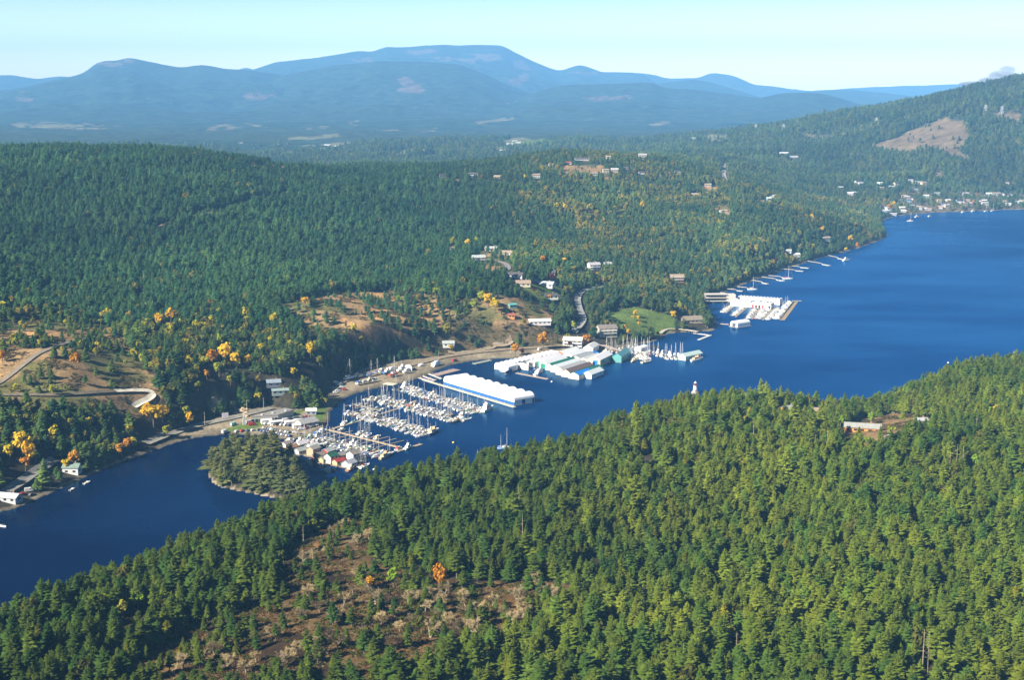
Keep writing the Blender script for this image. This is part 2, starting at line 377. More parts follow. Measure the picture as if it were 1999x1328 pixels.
# ------------------------------------------------------------------ water
m_wat, nt, b = mat('sea_water', (.0022,.020,.070), .06, .22); b.inputs['IOR'].default_value = 1.33
pos = nt.nodes.new('ShaderNodeNewGeometry').outputs['Position']
mp = node(nt, 'ShaderNodeMapping'); mp.inputs['Scale'].default_value = (.6, 1, 1); nt.links.new(pos, mp.inputs[0])
big = noise(nt, .006, 5, mp.outputs[0], .6); wind = ramp(nt, big, .40, .60)
bmp = node(nt, 'ShaderNodeBump', Strength=.10, Distance=.25)
nt.links.new(noise(nt, .55, 4, mp.outputs[0]), bmp.inputs['Height']); nt.links.new(bmp.outputs[0], b.inputs['Normal'])
sepw = nt.nodes.new('ShaderNodeSeparateXYZ'); nt.links.new(pos, sepw.inputs[0])
sky_tone = ramp(nt, sepw.outputs['X'], -260, 420)       # water body and reflected sky blue painted in, darker left, bluer right
wcol = mixc(nt, sky_tone, (.0007,.0060,.030), (.0007,.036,.142))
nt.links.new(mixc(nt, wind, wcol, mixc(nt, 1.0, wcol, (1.7,1.35,1.22), 'MULTIPLY')), b.inputs['Base Color'])
b.inputs['Roughness'].default_value = 1.0; b.inputs['Specular IOR Level'].default_value = 0.0
gl = node(nt, 'ShaderNodeBsdfGlossy'); gl.inputs['Color'].default_value = (.36,.70,1.0,1); nt.links.new(bmp.outputs[0], gl.inputs['Normal'])
nt.links.new(ramp(nt, wind, 0, 1, .05, .22), gl.inputs['Roughness'])
fr = node(nt, 'ShaderNodeFresnel', IOR=1.33); mxs = nt.nodes.new('ShaderNodeMixShader')      # sky glare cut as by a polariser
mw = node(nt, 'ShaderNodeMath', operation='MULTIPLY'); nt.links.new(fr.outputs[0], mw.inputs[0]); nt.links.new(ramp(nt, wind, 0, 1, .16, .52), mw.inputs[1]); nt.links.new(mw.outputs[0], mxs.inputs[0]); nt.links.new(b.outputs[0], mxs.inputs[1]); nt.links.new(gl.outputs[0], mxs.inputs[2])
nt.links.new(mxs.outputs[0], nt.nodes['Material Output'].inputs['Surface'])
wm = MB().add([(-2600,250,0),(2600,250,0),(2600,3300,0),(-2600,3300,0)], [(0,1,2,3)]).mesh('water', m_wat)
tag(link('water', wm), kind='structure')
# ------------------------------------------------------------------ far hills, each with its own ridge line, distance and flanks
m_hil, nt, b = mat('far_forest', rough=1.0, spec=.05)
at = node(nt, 'ShaderNodeAttribute', attribute_name='cover')
g1 = ramp(nt, noise(nt, .012, 6),   .3, .7, .40, 1.65); cc = nt.nodes.new('ShaderNodeCombineColor')
g2 = ramp(nt, noise(nt, .06, 3), .3, .7, .6, 1.4); mm = node(nt, 'ShaderNodeMath', operation='MULTIPLY'); nt.links.new(g1, mm.inputs[0]); nt.links.new(g2, mm.inputs[1])
for i in range(3): nt.links.new(mm.outputs[0], cc.inputs[i])
nt.links.new(mixc(nt, 1.0, at.outputs['Color'], cc.outputs[0], 'MULTIPLY'), b.inputs['Base Color'])
P_SCAR = [[(800,100),(850,92),(855,102),(810,106)],[(845,110),(940,115),(930,124),(860,117)],[(915,106),(985,104),(980,115),(935,120)],[(990,160),(1020,142),(1032,156),(1020,168)],[(690,112),(722,110),(722,120),(695,120)],
 [(775,155),(800,150),(830,175),(815,182),(780,178)],[(470,183),(540,180),(535,192),(480,193)],[(1140,190),(1230,185),(1232,196),(1160,197)],[(25,190),(65,192),(60,198),(30,197)],[(192,122),(225,118),(235,124),(205,128)],[(240,116),(275,118),(270,126),(245,124)],
 [(1000,120),(1020,118),(1040,130),(1028,140),(1008,134)],[(1110,140),(1170,139),(1165,146),(1120,145)],[(700,290),(820,286),(820,292),(700,296)]]
P_FARM = [[(20,240),(120,238),(190,243),(150,250),(30,250)],[(130,246),(260,244),(262,250),(140,252)],[(390,262),(420,244),(470,240),(510,245),(440,262)],[(500,255),(520,248),(535,252),(510,265)],[(570,247),(640,245),(640,250),(575,252)],
 [(680,238),(705,236),(706,243),(682,244)],[(655,255),(690,256),(688,262),(656,262)],[(730,252),(860,250),(855,258),(740,259)],[(1090,255),(1150,252),(1150,260),(1095,262)],[(930,235),(1000,230),(1000,236),(940,240)],[(1270,240),(1300,235),(1310,242),(1280,246)]]
def hills(ridge, Yridge, Yfoot, zfoot, seed, amp=.26, shape=1.25, col=(.026,.045,.028)):
    xs = [p[0] for p in ridge]; ys = [p[1] for p in ridge]
    u = np.arange(xs[0], xs[-1]+.1, 5.0); v = np.interp(u, xs, ys)
    k = np.ones(5)/5; v = np.convolve(np.pad(v, 2, 'edge'), k, 'valid')
    v = v + 2.0*fbm(u/28, u*0+seed, 4, seed)
    T = np.concatenate([np.linspace(0, 1, 90), np.linspace(1.04, 1.8, 10)])
    X = np.zeros((len(T), len(u))); Y = X.copy(); Z = X.copy()
    a, bb = ray(u, v); zr = CAM_H + bb*Yridge
    for i, t in enumerate(T):
        yy = Yfoot + (Yridge-Yfoot)*t; Y[i] = yy; X[i] = a*yy
        q = np.minimum(t, 2-t)
        Z[i] = zfoot + (zr-zfoot)*np.clip(q, 0, 1)**shape
    env = np.sin(np.pi*np.clip(np.where(T <= 1, T, 2-T), 0, 1))[:,None]
    hgt = (zr-zfoot).max()
    Z += env*hgt*amp*2*(fbm(X/1000, Y/1300, 5, seed+40)) + env*hgt*amp*.9*(np.abs(fbm(X/380, Y/600, 4, seed+50))-.1)
    px, py = project(X, Y, Z); cl = np.ones(X.shape+(3,))*np.array(col)
    jx = px+26*fbm(px/24, py/9, 4, 3); jy = py+10*fbm(px/24, py/9, 4, 8)
    thin = fbm(px/14, py/5, 3, 77)
    for p in P_SCAR: cl[inpoly(jx, jy, p) & (thin > -.10)] = (.12,.085,.065)
    for p in P_FARM: cl[inpoly(jx, jy, p) & (thin > -.06)] = (.14,.125,.075)
    spot = fbm(px/9, py/3.2, 3, 91+seed) > .285
    cl[spot & (py > 175)] = (.09,.08,.05)
    return tag(link('hills', grid_mesh('hills', X, Y, Z, cl, m_hil)), kind='structure')
hills([(-500,215),(-200,200),(0,177),(56,168),(80,161),(140,149),(168,140),(185,123),(198,119),(210,118),(234,118),(240,114),(252,112),(280,118),(315,125),(357,132),(385,127),(406,127),(441,134),(490,137),(546,146),(620,170),(700,200),(780,235)], 13500, 8700, 30, 1)
hills([(380,235),(480,190),(546,148),(577,142),(650,128),(700,123),(745,118),(790,120),(830,120),(895,125),(947,144),(982,161),(1035,182),(1100,205),(1200,232)], 12600, 8600, 32, 2)
hills([(420,165),(490,136),(539,121),(595,115),(647,108),(702,98),(720,101),(738,97),(751,90),(772,92),(800,91),(835,88),(867,87),(900,88),(940,87),(979,88),(992,94),(1000,100),(1035,116),(1070,132),(1094,138),(1112,132),(1124,127),(1135,126),(1150,131),(1175,141),(1241,141),(1266,151),(1280,161),(1330,190)], 17000, 12000, 60, 3)
hills([(900,225),(960,208),(1035,183),(1087,168),(1120,165),(1157,165),(1200,163),(1245,161),(1273,161),(1301,172),(1345,174),(1405,181),(1475,190),(1540,196),(1600,214),(1690,240)], 11000, 8300, 34, 4)
hills([(1380,220),(1450,198),(1527,182),(1573,180),(1615,184),(1650,195),(1685,206),(1740,225)], 10000, 8200, 40, 5)
hills([(1230,175),(1300,160),(1352,155),(1387,160),(1440,176),(1500,195)], 14000, 11500, 70, 6)
hills([(1200,150),(1225,142),(1252,142),(1280,146),(1301,153),(1350,152),(1363,153),(1378,145),(1391,141),(1405,143),(1429,147),(1450,155),(1468,165),(1510,168),(1545,174),(1600,184)], 18500, 16000, 100, 7)
hills([(1500,190),(1597,175),(1667,175),(1737,182),(1790,188),(1860,196),(1950,205)], 14500, 12000, 80, 8)
hills([(-500,160),(-200,150),(0,147),(25,146),(70,154),(115,148),(140,150),(200,165)], 18500, 16000, 120, 9)
hills([(1600,176),(1700,170),(1780,167),(1846,165),(1895,164),(1960,166),(2100,160),(2500,160)], 20000, 17500, 100, 10)
hills([(440,150),(470,133),(478,131),(486,132),(520,145)], 19500, 18000, 200, 11)
def low_hills(py, amp, Yh, seed):      # rolling wooded foothills of the valley
    u = np.arange(-500, 2501, 40.0); v = py - amp*2*fbm(u/260, u*0+seed*3.1, 3, seed) - amp*.9*np.abs(fbm(u/90, u*0+seed, 3, seed+5))
    v += np.clip((u-1250)/900, 0, 1)*18
    hills(list(zip(u.tolist(), v.tolist())), Yh, Yh-900, 18, seed, .10, 1.0, (.024,.044,.024))
low_hills(240, 9, 8300, 21); low_hills(250, 9, 7500, 22); low_hills(262, 8, 6700, 23); low_hills(275, 6, 6000, 24)
# ------------------------------------------------------------------ haze
m_hz = bpy.data.materials.new('haze_air'); m_hz.use_nodes = True; nt = m_hz.node_tree; nt.nodes.clear()
pv = nt.nodes.new('ShaderNodeVolumePrincipled'); oo = nt.nodes.new('ShaderNodeOutputMaterial'); nt.links.new(pv.outputs[0], oo.inputs['Volume'])
pv.inputs['Color'].default_value = (.22,.54,1.0,1); pv.inputs['Density'].default_value = HAZE_DENSITY; pv.inputs['Anisotropy'].default_value = -0.2
# ------------------------------------------------------------------ trees
def crown_spray(mb, x, y, z, a, L, wd, droop, lift, up):
    """one bough: a folded, drooping, pointed fan of needles"""
    ca, sa = math.cos(a), math.sin(a)
    def P(r, s, h): return (x+ca*r-sa*s, y+sa*r+ca*s, z+h)
    r0 = .06*L
    tip = P(L, random.uniform(-.12, .12)*L, up*L - droop*L)
    ml = P(L*.52, wd*L*random.uniform(.8,1.2), up*L*.6 - droop*L*.38 - lift*L); mr = P(L*.55, -wd*L*random.uniform(.8,1.2), up*L*.6 - droop*L*.4 - lift*L)
    mid = P(L*.5, 0, up*L*.6 - droop*L*.2)
    root = P(r0, 0, 0)
    mb.add([root, ml, tip, mr, mid], [(0,4,1),(4,2,1),(0,3,4),(4,3,2)])
def conifer(h, r, n, base, seed, shape=.9, core=True, ragged=.25, dense=1.0):
    """Douglas fir: bare lower stem, boughs shortening upward, ragged outline"""
    random.seed(seed); cr = MB()
    if core:
        k = 7; z0 = base*h+.04*h
        cr.add([(math.cos(2*math.pi*i/k)*r*.36, math.sin(2*math.pi*i/k)*r*.36, z0+random.uniform(-.03,.05)*h) for i in range(k)]+
               [(math.cos(2*math.pi*i/k+.4)*r*.26, math.sin(2*math.pi*i/k+.4)*r*.26, h*(.5+.5*base)) for i in range(k)]+[(0,0,h*.96)],
               [(i, (i+1)%k, k+(i+1)%k, k+i) for i in range(k)]+[(k+i, k+(i+1)%k, 2*k) for i in range(k)])
    a = random.random()*6
    lop = random.random()*6.28
    for i in range(n):
        t = (i+random.random()*.8)/n; t = t**.85
        z = h*(base+(1-base)*t*.985)
        rr = r*((1-t)**shape)*(.55+.45*min(1, t*5+.35))
        rr *= 1+random.uniform(-ragged, ragged)
        a += 2.4+random.uniform(-.5, .5)
        rr *= 1+.16*math.cos(a-lop)
        rr = max(rr, .05*r)
        crown_spray(cr, 0, 0, z, a, rr, random.uniform(.24,.36)*dense*(1+t*.5), random.uniform(.10,.38)*(1-t*.6), random.uniform(.05,.16), .05+.55*t*t)
    cr.tube((0,0,h*.93), (0,0,h*1.02), r*.06, .01, 4)
    tr = MB().tube((0,0,-1.2), (0,0,h*.9), h*.017+.06, .05, 6)
    return tr, cr
def leaf_clump(mb, x, y, z, R, n, sz):
    for _ in range(n):
        d = Vector((random.gauss(0,1), random.gauss(0,1), random.gauss(0,1))).normalized()
        p = Vector((x,y,z)) + d*R*random.uniform(.55,1.05)
        nrm = (d*1.2+Vector((0,0,.5))+Vector((random.gauss(0,.5), random.gauss(0,.5), random.gauss(0,.5)))).normalized()
        u = nrm.orthogonal().normalized(); w = nrm.cross(u); a = random.random()*6.28
        u, w = u*math.cos(a)+w*math.sin(a), w*math.cos(a)-u*math.sin(a)
        s = sz*random.uniform(.6,1.3)
        mb.add([p-u*s, p-w*s*.6+nrm*s*.15, p+u*s, p+w*s*.7-nrm*s*.1], [(0,1,2,3)])
def broadleaf(h, r, clumps, per, seed, base=.3, sz=.6):
    random.seed(seed); cr = MB(); tr = MB()
    tr.tube((0,0,-1), (0,0,h*.55), h*.022+.08, h*.012+.04, 6)
    zc = h*(base+1)/2; hz_ = h*(1-base)/2
    for i in range(clumps):
        d = Vector((random.gauss(0,1), random.gauss(0,1), random.gauss(0,.8))).normalized()*random.uniform(.35,.8)
        p = (d.x*r, d.y*r, zc+d.z*hz_)
        R = r*random.uniform(.28,.46)
        leaf_clump(cr, *p, R, per, sz)
        if i % 2 == 0: tr.tube((0,0,h*random.uniform(.25,.5)), (p[0]*.9,p[1]*.9,p[2]), h*.009+.03, .03, 4, caps=False)
    return tr, cr
def bare_oak(h, r, seed, twigs=1.0):
    random.seed(seed); tr = MB(); tw = MB()
    def grow(p, d, L, rad, lev):
        q = p+d*L; tr.tube(p, q, rad, rad*.68, 5 if lev < 2 else 3, caps=False)
        if lev >= 4 or rad < .02: return
        n = 3 if lev < 3 else 2
        for i in range(n):
            e = (d*.75+Vector((random.gauss(0,.75), random.gauss(0,.75), random.gauss(.22,.35)))).normalized()
            grow(q if i else p+d*L*.8, e, L*random.uniform(.62,.85), rad*.62, lev+1)
        if lev >= 2:
            for i in range(int(9*twigs)):
                e = (d*.5+Vector((random.gauss(0,.8), random.gauss(0,.8), random.gauss(.3,.5)))).normalized()*random.uniform(.6,1.5)
                s = e.orthogonal().normalized()*.05; o = p+d*L*random.random()
                tw.add([o-s, o+s, o+e], [(0,1,2)])
    for k in range(random.choice((1,1,2))):
        grow(Vector((random.uniform(-.4,.4)*k, 0, -.5)), Vector((random.gauss(0,.22), random.gauss(0,.22), 1)).normalized(), h*.3, h*.032, 0)
    return tr, tw
def shrub(r, seed, n=70):
    random.seed(seed); mb = MB()
    for i in range(4): leaf_clump(mb, random.uniform(-.5,.5)*r, random.uniform(-.5,.5)*r, r*.35, r*.5, n//4, r*.2)
    return mb
def foliage(name, instanced):
    m, nt, b = mat(name, rough=.75, spec=.12)
    if instanced: col = node(nt, 'ShaderNodeAttribute', attribute_type='INSTANCER', attribute_name='tint').outputs['Color']
    else: col = nt.nodes.new('ShaderNodeObjectInfo').outputs['Color']
    g = ramp(nt, noise(nt, .8, 3), .3, .7, .72, 1.3)
    cc = nt.nodes.new('ShaderNodeCombineColor')
    for i in range(3): nt.links.new(g, cc.inputs[i])
    c2 = mixc(nt, 1.0, col, cc.outputs[0], 'MULTIPLY')
    nt.links.new(c2, b.inputs['Base Color'])
    tl = nt.nodes.new('ShaderNodeBsdfTranslucent'); nt.links.new(c2, tl.inputs[0])
    mx = node(nt, 'ShaderNodeMixShader'); mx.inputs[0].default_value = .28
    out = nt.nodes['Material Output']
    nt.links.new(b.outputs[0], mx.inputs[1]); nt.links.new(tl.outputs[0], mx.inputs[2]); nt.links.new(mx.outputs[0], out.inputs['Surface'])
    return m
M_LEAF_I = foliage('needles_in_the_mass', True); M_LEAF = foliage('leaves', False)
m_bark, nt, b = mat('bark', rough=.95, spec=.05)
nt.links.new(mixc(nt, noise(nt, 2.0, 3), (.10,.075,.055), (.24,.19,.15)), b.inputs['Base Color'])
m_barkp, nt, b = mat('pale_bark', rough=.95, spec=.05)
nt.links.new(mixc(nt, noise(nt, 2.0, 3), (.22,.17,.11), (.42,.35,.25)), b.inputs['Base Color'])
m_twig, nt, b = mat('bare_twigs', rough=.95, spec=.05)
nt.links.new(mixc(nt, noise(nt, .5, 3), (.27,.195,.09), (.48,.37,.19)), b.inputs['Base Color'])
TREE_KINDS = []       # (trunk mesh builder, crown mesh builder)
NEAR_C = [conifer(13, 4.0, 120, .10, 1, .72), conifer(14, 3.4, 115, .16, 2, .66), conifer(12, 4.4, 120, .08, 3, .75), conifer(14, 3.7, 110, .26, 4, .58), conifer(12, 4.3, 110, .10, 5, .62, ragged=.42), conifer(13, 3.2, 95, .30, 6, .55, ragged=.5)]
FAR_C = [conifer(12, 3.5, 46, .10, 11, .55, dense=1.35), conifer(12.5, 3.2, 46, .18, 12, .5, dense=1.4), conifer(11, 3.9, 46, .08, 13, .6, dense=1.3), conifer(12.5, 3.3, 44, .28, 14, .48, dense=1.4, ragged=.4)]
BROAD = [broadleaf(11, 4.2, 16, 26, 21, .22, .75), broadleaf(10, 3.6, 13, 26, 22, .3, .7), broadleaf(12, 4.0, 16, 24, 23, .25, .8)]
OAKS = [bare_oak(8.5, 4, 31, 2.5), bare_oak(7.5, 4, 32, 4), bare_oak(9.5, 4, 33, 2), bare_oak(7, 3.5, 34, 5), bare_oak(8, 4, 35, 3)]
SHRUBS = [shrub(1.6, 41), shrub(1.4, 42)]
def joined(tr, cr, name, mats):
    mb = MB(); mb.add(tr.v, tr.f, 0); mb.add(cr.v, cr.f, 1); return mb.mesh(name, mats)
TPL = []
for tr, cr in NEAR_C: TPL.append(joined(tr, cr, 'fir', [m_bark, M_LEAF_I]))              # 0-5
for tr, cr in FAR_C: TPL.append(joined(tr, cr, 'distant_fir', [m_barkp, M_LEAF_I]))      # 6-9
for tr, cr in BROAD: TPL.append(joined(tr, cr, 'broadleaf', [m_bark, M_LEAF_I]))         # 10-12
for s in SHRUBS: TPL.append(s.mesh('shrub', [M_LEAF_I]))                                 # 13-14
# ------------------------------------------------------------------ yards kept clear of trees: (x, y, radius, length towards the camera, half width)
CLEAR = []
def clear(px, py, r=9, fwd=26, hw=8, xyz=None):
    x, y, z = xyz or hit(px, py); CLEAR.append((x, y, r, fwd, hw)); return x, y, z
ROADS_PX = {}
ROADS_PX['upper road'] = ([(-60,775),(0,748),(40,718),(75,692),(120,674),(150,664)], 4.2, (.24,.20,.15))
ROADS_PX['forest track'] = ([(300,446),(345,430),(395,419),(470,400),(560,380)], 5, (.17,.12,.07))
ROADS_PX['lower road'] = ([(-60,773),(60,773),(120,773),(190,768),(228,766)], 4.2, (.18,.145,.10))
ROADS_PX['concrete bend'] = ([(226,766),(260,765),(288,766),(298,773),(290,782),(272,791),(262,797)], 5.5, (.58,.53,.42))
ROADS_PX['shore road'] = ([(-60,1000),(0,968),(35,948),(70,924),(110,900)], 8, (.20,.19,.17))
ROADS_PX['marina road'] = ([(285,868),(330,850),(400,829),(450,818),(500,806),(530,798)], 8, (.24,.22,.18))
ROADS_PX['shore track'] = ([(655,752),(720,728),(800,714),(880,696),(960,686),(1040,680),(1110,676)], 7, (.27,.21,.14))
ROADS_PX['hillside road'] = ([(1180,560),(1140,568),(1128,582),(1130,600),(1138,626),(1120,650)], 7, (.26,.25,.23))
ROADS_PX['cul de sac'] = ([(950,508),(985,515),(990,527),(970,530)], 7, (.26,.24,.22))
ROADS_PX['hilltop road'] = ([(1413,320),(1413,333),(1414,346),(1425,360)], 9, (.32,.29,.26))
ROADS_PX['field track'] = ([(875,690),(930,686),(985,672),(1000,668)], 6, (.28,.22,.15))
ROADS = {k: [hit(*p) for p in smooth_line(v[0], 5)] for k, v in ROADS_PX.items()}
# ------------------------------------------------------------------ houses: photo column, row, length, depth, storeys, walls, roof, label
CRM = (.55,.48,.36); WHT = (.64,.62,.58); BRN = (.22,.12,.07); GRY = (.40,.40,.40); TNR = (.34,.25,.18); DKR = (.10,.09,.09); ORG = (.60,.26,.07); RDR = (.34,.10,.06); GRR = (.20,.30,.26)
H_MID = [(885,489,11,8,1,WHT,TNR,'small white house with a tan roof at the forest edge, highest on the left'),(959,489,15,10,1,CRM,GRY,'cream house with a grey roof above the cul de sac'),(990,497,18,9,1,WHT,TNR,'long white house with a tan roof right of the cul de sac'),
 (934,511,15,9,2,WHT,GRY,'two storey white house left of the cul de sac'),(1006,541,17,10,1,WHT,DKR,'white house with a dark roof below the cul de sac'),(1021,557,15,11,1,CRM,TNR,'cream house with a steep tan roof on the green lawn'),(1064,559,20,11,1,WHT,GRY,'white bungalow with a wide grey roof on the green lawn'),
 (1074,582,15,9,1,WHT,DKR,'white house with a dark roof among orange shrubs below the lawn'),(1159,525,14,9,2,WHT,GRY,'pale house half hidden in the woods right of the hillside road'),(1185,519,10,8,1,CRM,GRY,'small cream house in the woods beside the pale one'),(1074,536,13,9,1,BRN,DKR,'dark brown house beside the dark red tree'),
 (1321,549,17,12,2,BRN,TNR,'brown wooden house high in the wood above the far marina'),(1053,632,22,8,1,WHT,WHT,'long low white building near the bottom of the hillside road'),(1184,654,19,13,2.6,CRM,(.22,.18,.15),'large three storey white house with terraces behind the second marina'),(1119,673,19,11,2,WHT,(.55,.53,.46),'white two storey marina building by the pier'),
 (1137,668,11,9,1,(.40,.16,.08),TNR,'small rust red building beside the marina building'),(1348,628,24,14,1,(.30,.24,.18),(.24,.19,.15),'wide brown lodge on the lawn point'),(875,673,11,8,1,WHT,GRY,'white house behind the shore trees near the bare slope'),(999,620,6,5,1,ORG,RDR,'tiny orange shed on the bare earth clearing'),(1000,600,8,5,1,GRR,(.10,.35,.30),'small teal roofed hut below the hillside houses'),
 (534,752,11,8,1,(.14,.16,.20),(.24,.27,.32),'dark house with a blue grey roof among firs above the parking lot'),(547,768,13,5,1,(.22,.27,.27),(.25,.31,.30),'long low glasshouse below the dark house'),(608,808,8,7,1,(.30,.32,.36),(.55,.55,.54),'small grey house on the lawn by the shore'),
 (141,922,10.5,8,1.4,WHT,(.22,.30,.24),'white house with a green roof on the left bank'),(17,977,15,8,1,(.50,.50,.48),(.55,.55,.52),'long house with a pale grey roof at the left edge')]
H_TOP = [(910,334,17,9,1,WHT),(923,345,22,11,2,WHT),(971,347,14,9,1,TNR),(1046,347,18,10,2,WHT),(1076,324,13,9,1,GRY),(1109,320,15,9,1,RDR),(1135,312,34,9,1,WHT),(1188,311,11,9,2,WHT),(1158,341,18,10,1,WHT),(1182,337,14,9,2,CRM),(1200,336,17,10,2,TNR),(1252,339,13,9,1,WHT),(1254,310,20,12,3,CRM),
 (1310,323,11,8,1,RDR),(1335,326,17,10,2,BRN),(1322,343,13,10,3,WHT),(1387,347,15,9,1,CRM),(1382,317,12,8,1,(.15,.2,.3)),(1357,382,18,10,1,CRM),(1497,396,20,10,1,BRN),(1412,414,15,9,1,WHT),(1513,361,12,9,1,GRY),(1382,363,15,9,1,GRY),(1042,285,7,7,3,WHT),(862,345,11,8,1,GRY),(1222,330,11,8,1,TNR),(838,320,10,7,1,WHT),(1504,384,10,8,1,TNR)]
vl = [(435,125),(695,232),(717,245),(640,325),(665,320),(735,305),(970,190),(998,245),(960,266),(1110,215),(1130,225),(1185,230),(1212,241),(870,245),(1080,345),(1060,338),(1105,375),(1122,400),(1088,376),(895,425),(915,455),(940,440),(975,480),(1040,430),(1055,455),(1180,435),(1218,436),(1247,441),(1230,345),(1315,325),(1330,380),
 (1340,425),(1370,412),(1392,418),(1400,370),(1480,370),(1505,390),(1530,398),(1545,370),(1540,325),(1592,396),(1660,382),(1690,402),(1682,382),(1720,320),(1770,325),(1792,318),(1850,330),(1882,332),(1865,235),(1840,380),(1870,402),(1950,385),(1980,382),(1993,397),(45,245),(30,350),(8,370),(560,280),(450,680),(145,770),(215,800),(700,470),(885,275),(1150,280),(1170,410)]
H_VIL = [(1500+a*.25, 300+b*.25) for a, b in vl]
H_VAL = [(1325,271),(1332,273),(1352,271),(1358,274),(1366,275),(1005,276),(1012,279),(995,282),(560,285),(590,283),(640,284),(655,287),(690,290),(810,294),(832,294),(470,281),(685,290),(980,294),(1185,282),(1275,284),(1530,300),(1550,308)]
H_NEAR = [(1684,842,22,8,1.1,ORG,(.33,.33,.30),'long house with orange walls and a grey roof in the foreground clearing'),(1541,808,10,8,1.4,ORG,(.30,.31,.31),'orange gabled house with a grey roof half hidden by firs near the crest'),(1595,808,7,6,1,ORG,TNR,'small orange hut among the firs left of the foreground clearing'),(1798,828,7,5,1,(.30,.32,.30),GRY,'grey shed at the right end of the foreground clearing')]
for h in H_MID: clear(h[0], h[1], h[2]*.5+5, 30, h[2]*.55+2)
for h in H_TOP: clear(h[0], h[1], h[2]*.42+3, 38, h[2]*.40+1)
for h in H_VIL: clear(h[0], h[1], 10, 40, 7)
for h in H_VAL: clear(h[0], h[1], 20, 110, 16)
for h in H_NEAR: clear(h[0], h[1], h[2]*.5+9, 46, h[2]*.5+4)
for p in ((1240,612),(1060,672),(1145,664),(1006,684),(953,590),(590,590),(1020,690)): clear(p[0], p[1], 5, 16, 5)
YEL = (.64,.42,.02); ORA = (.52,.24,.018); YG = (.30,.31,.03); RED = (.12,.02,.02); LIME = (.20,.30,.02)
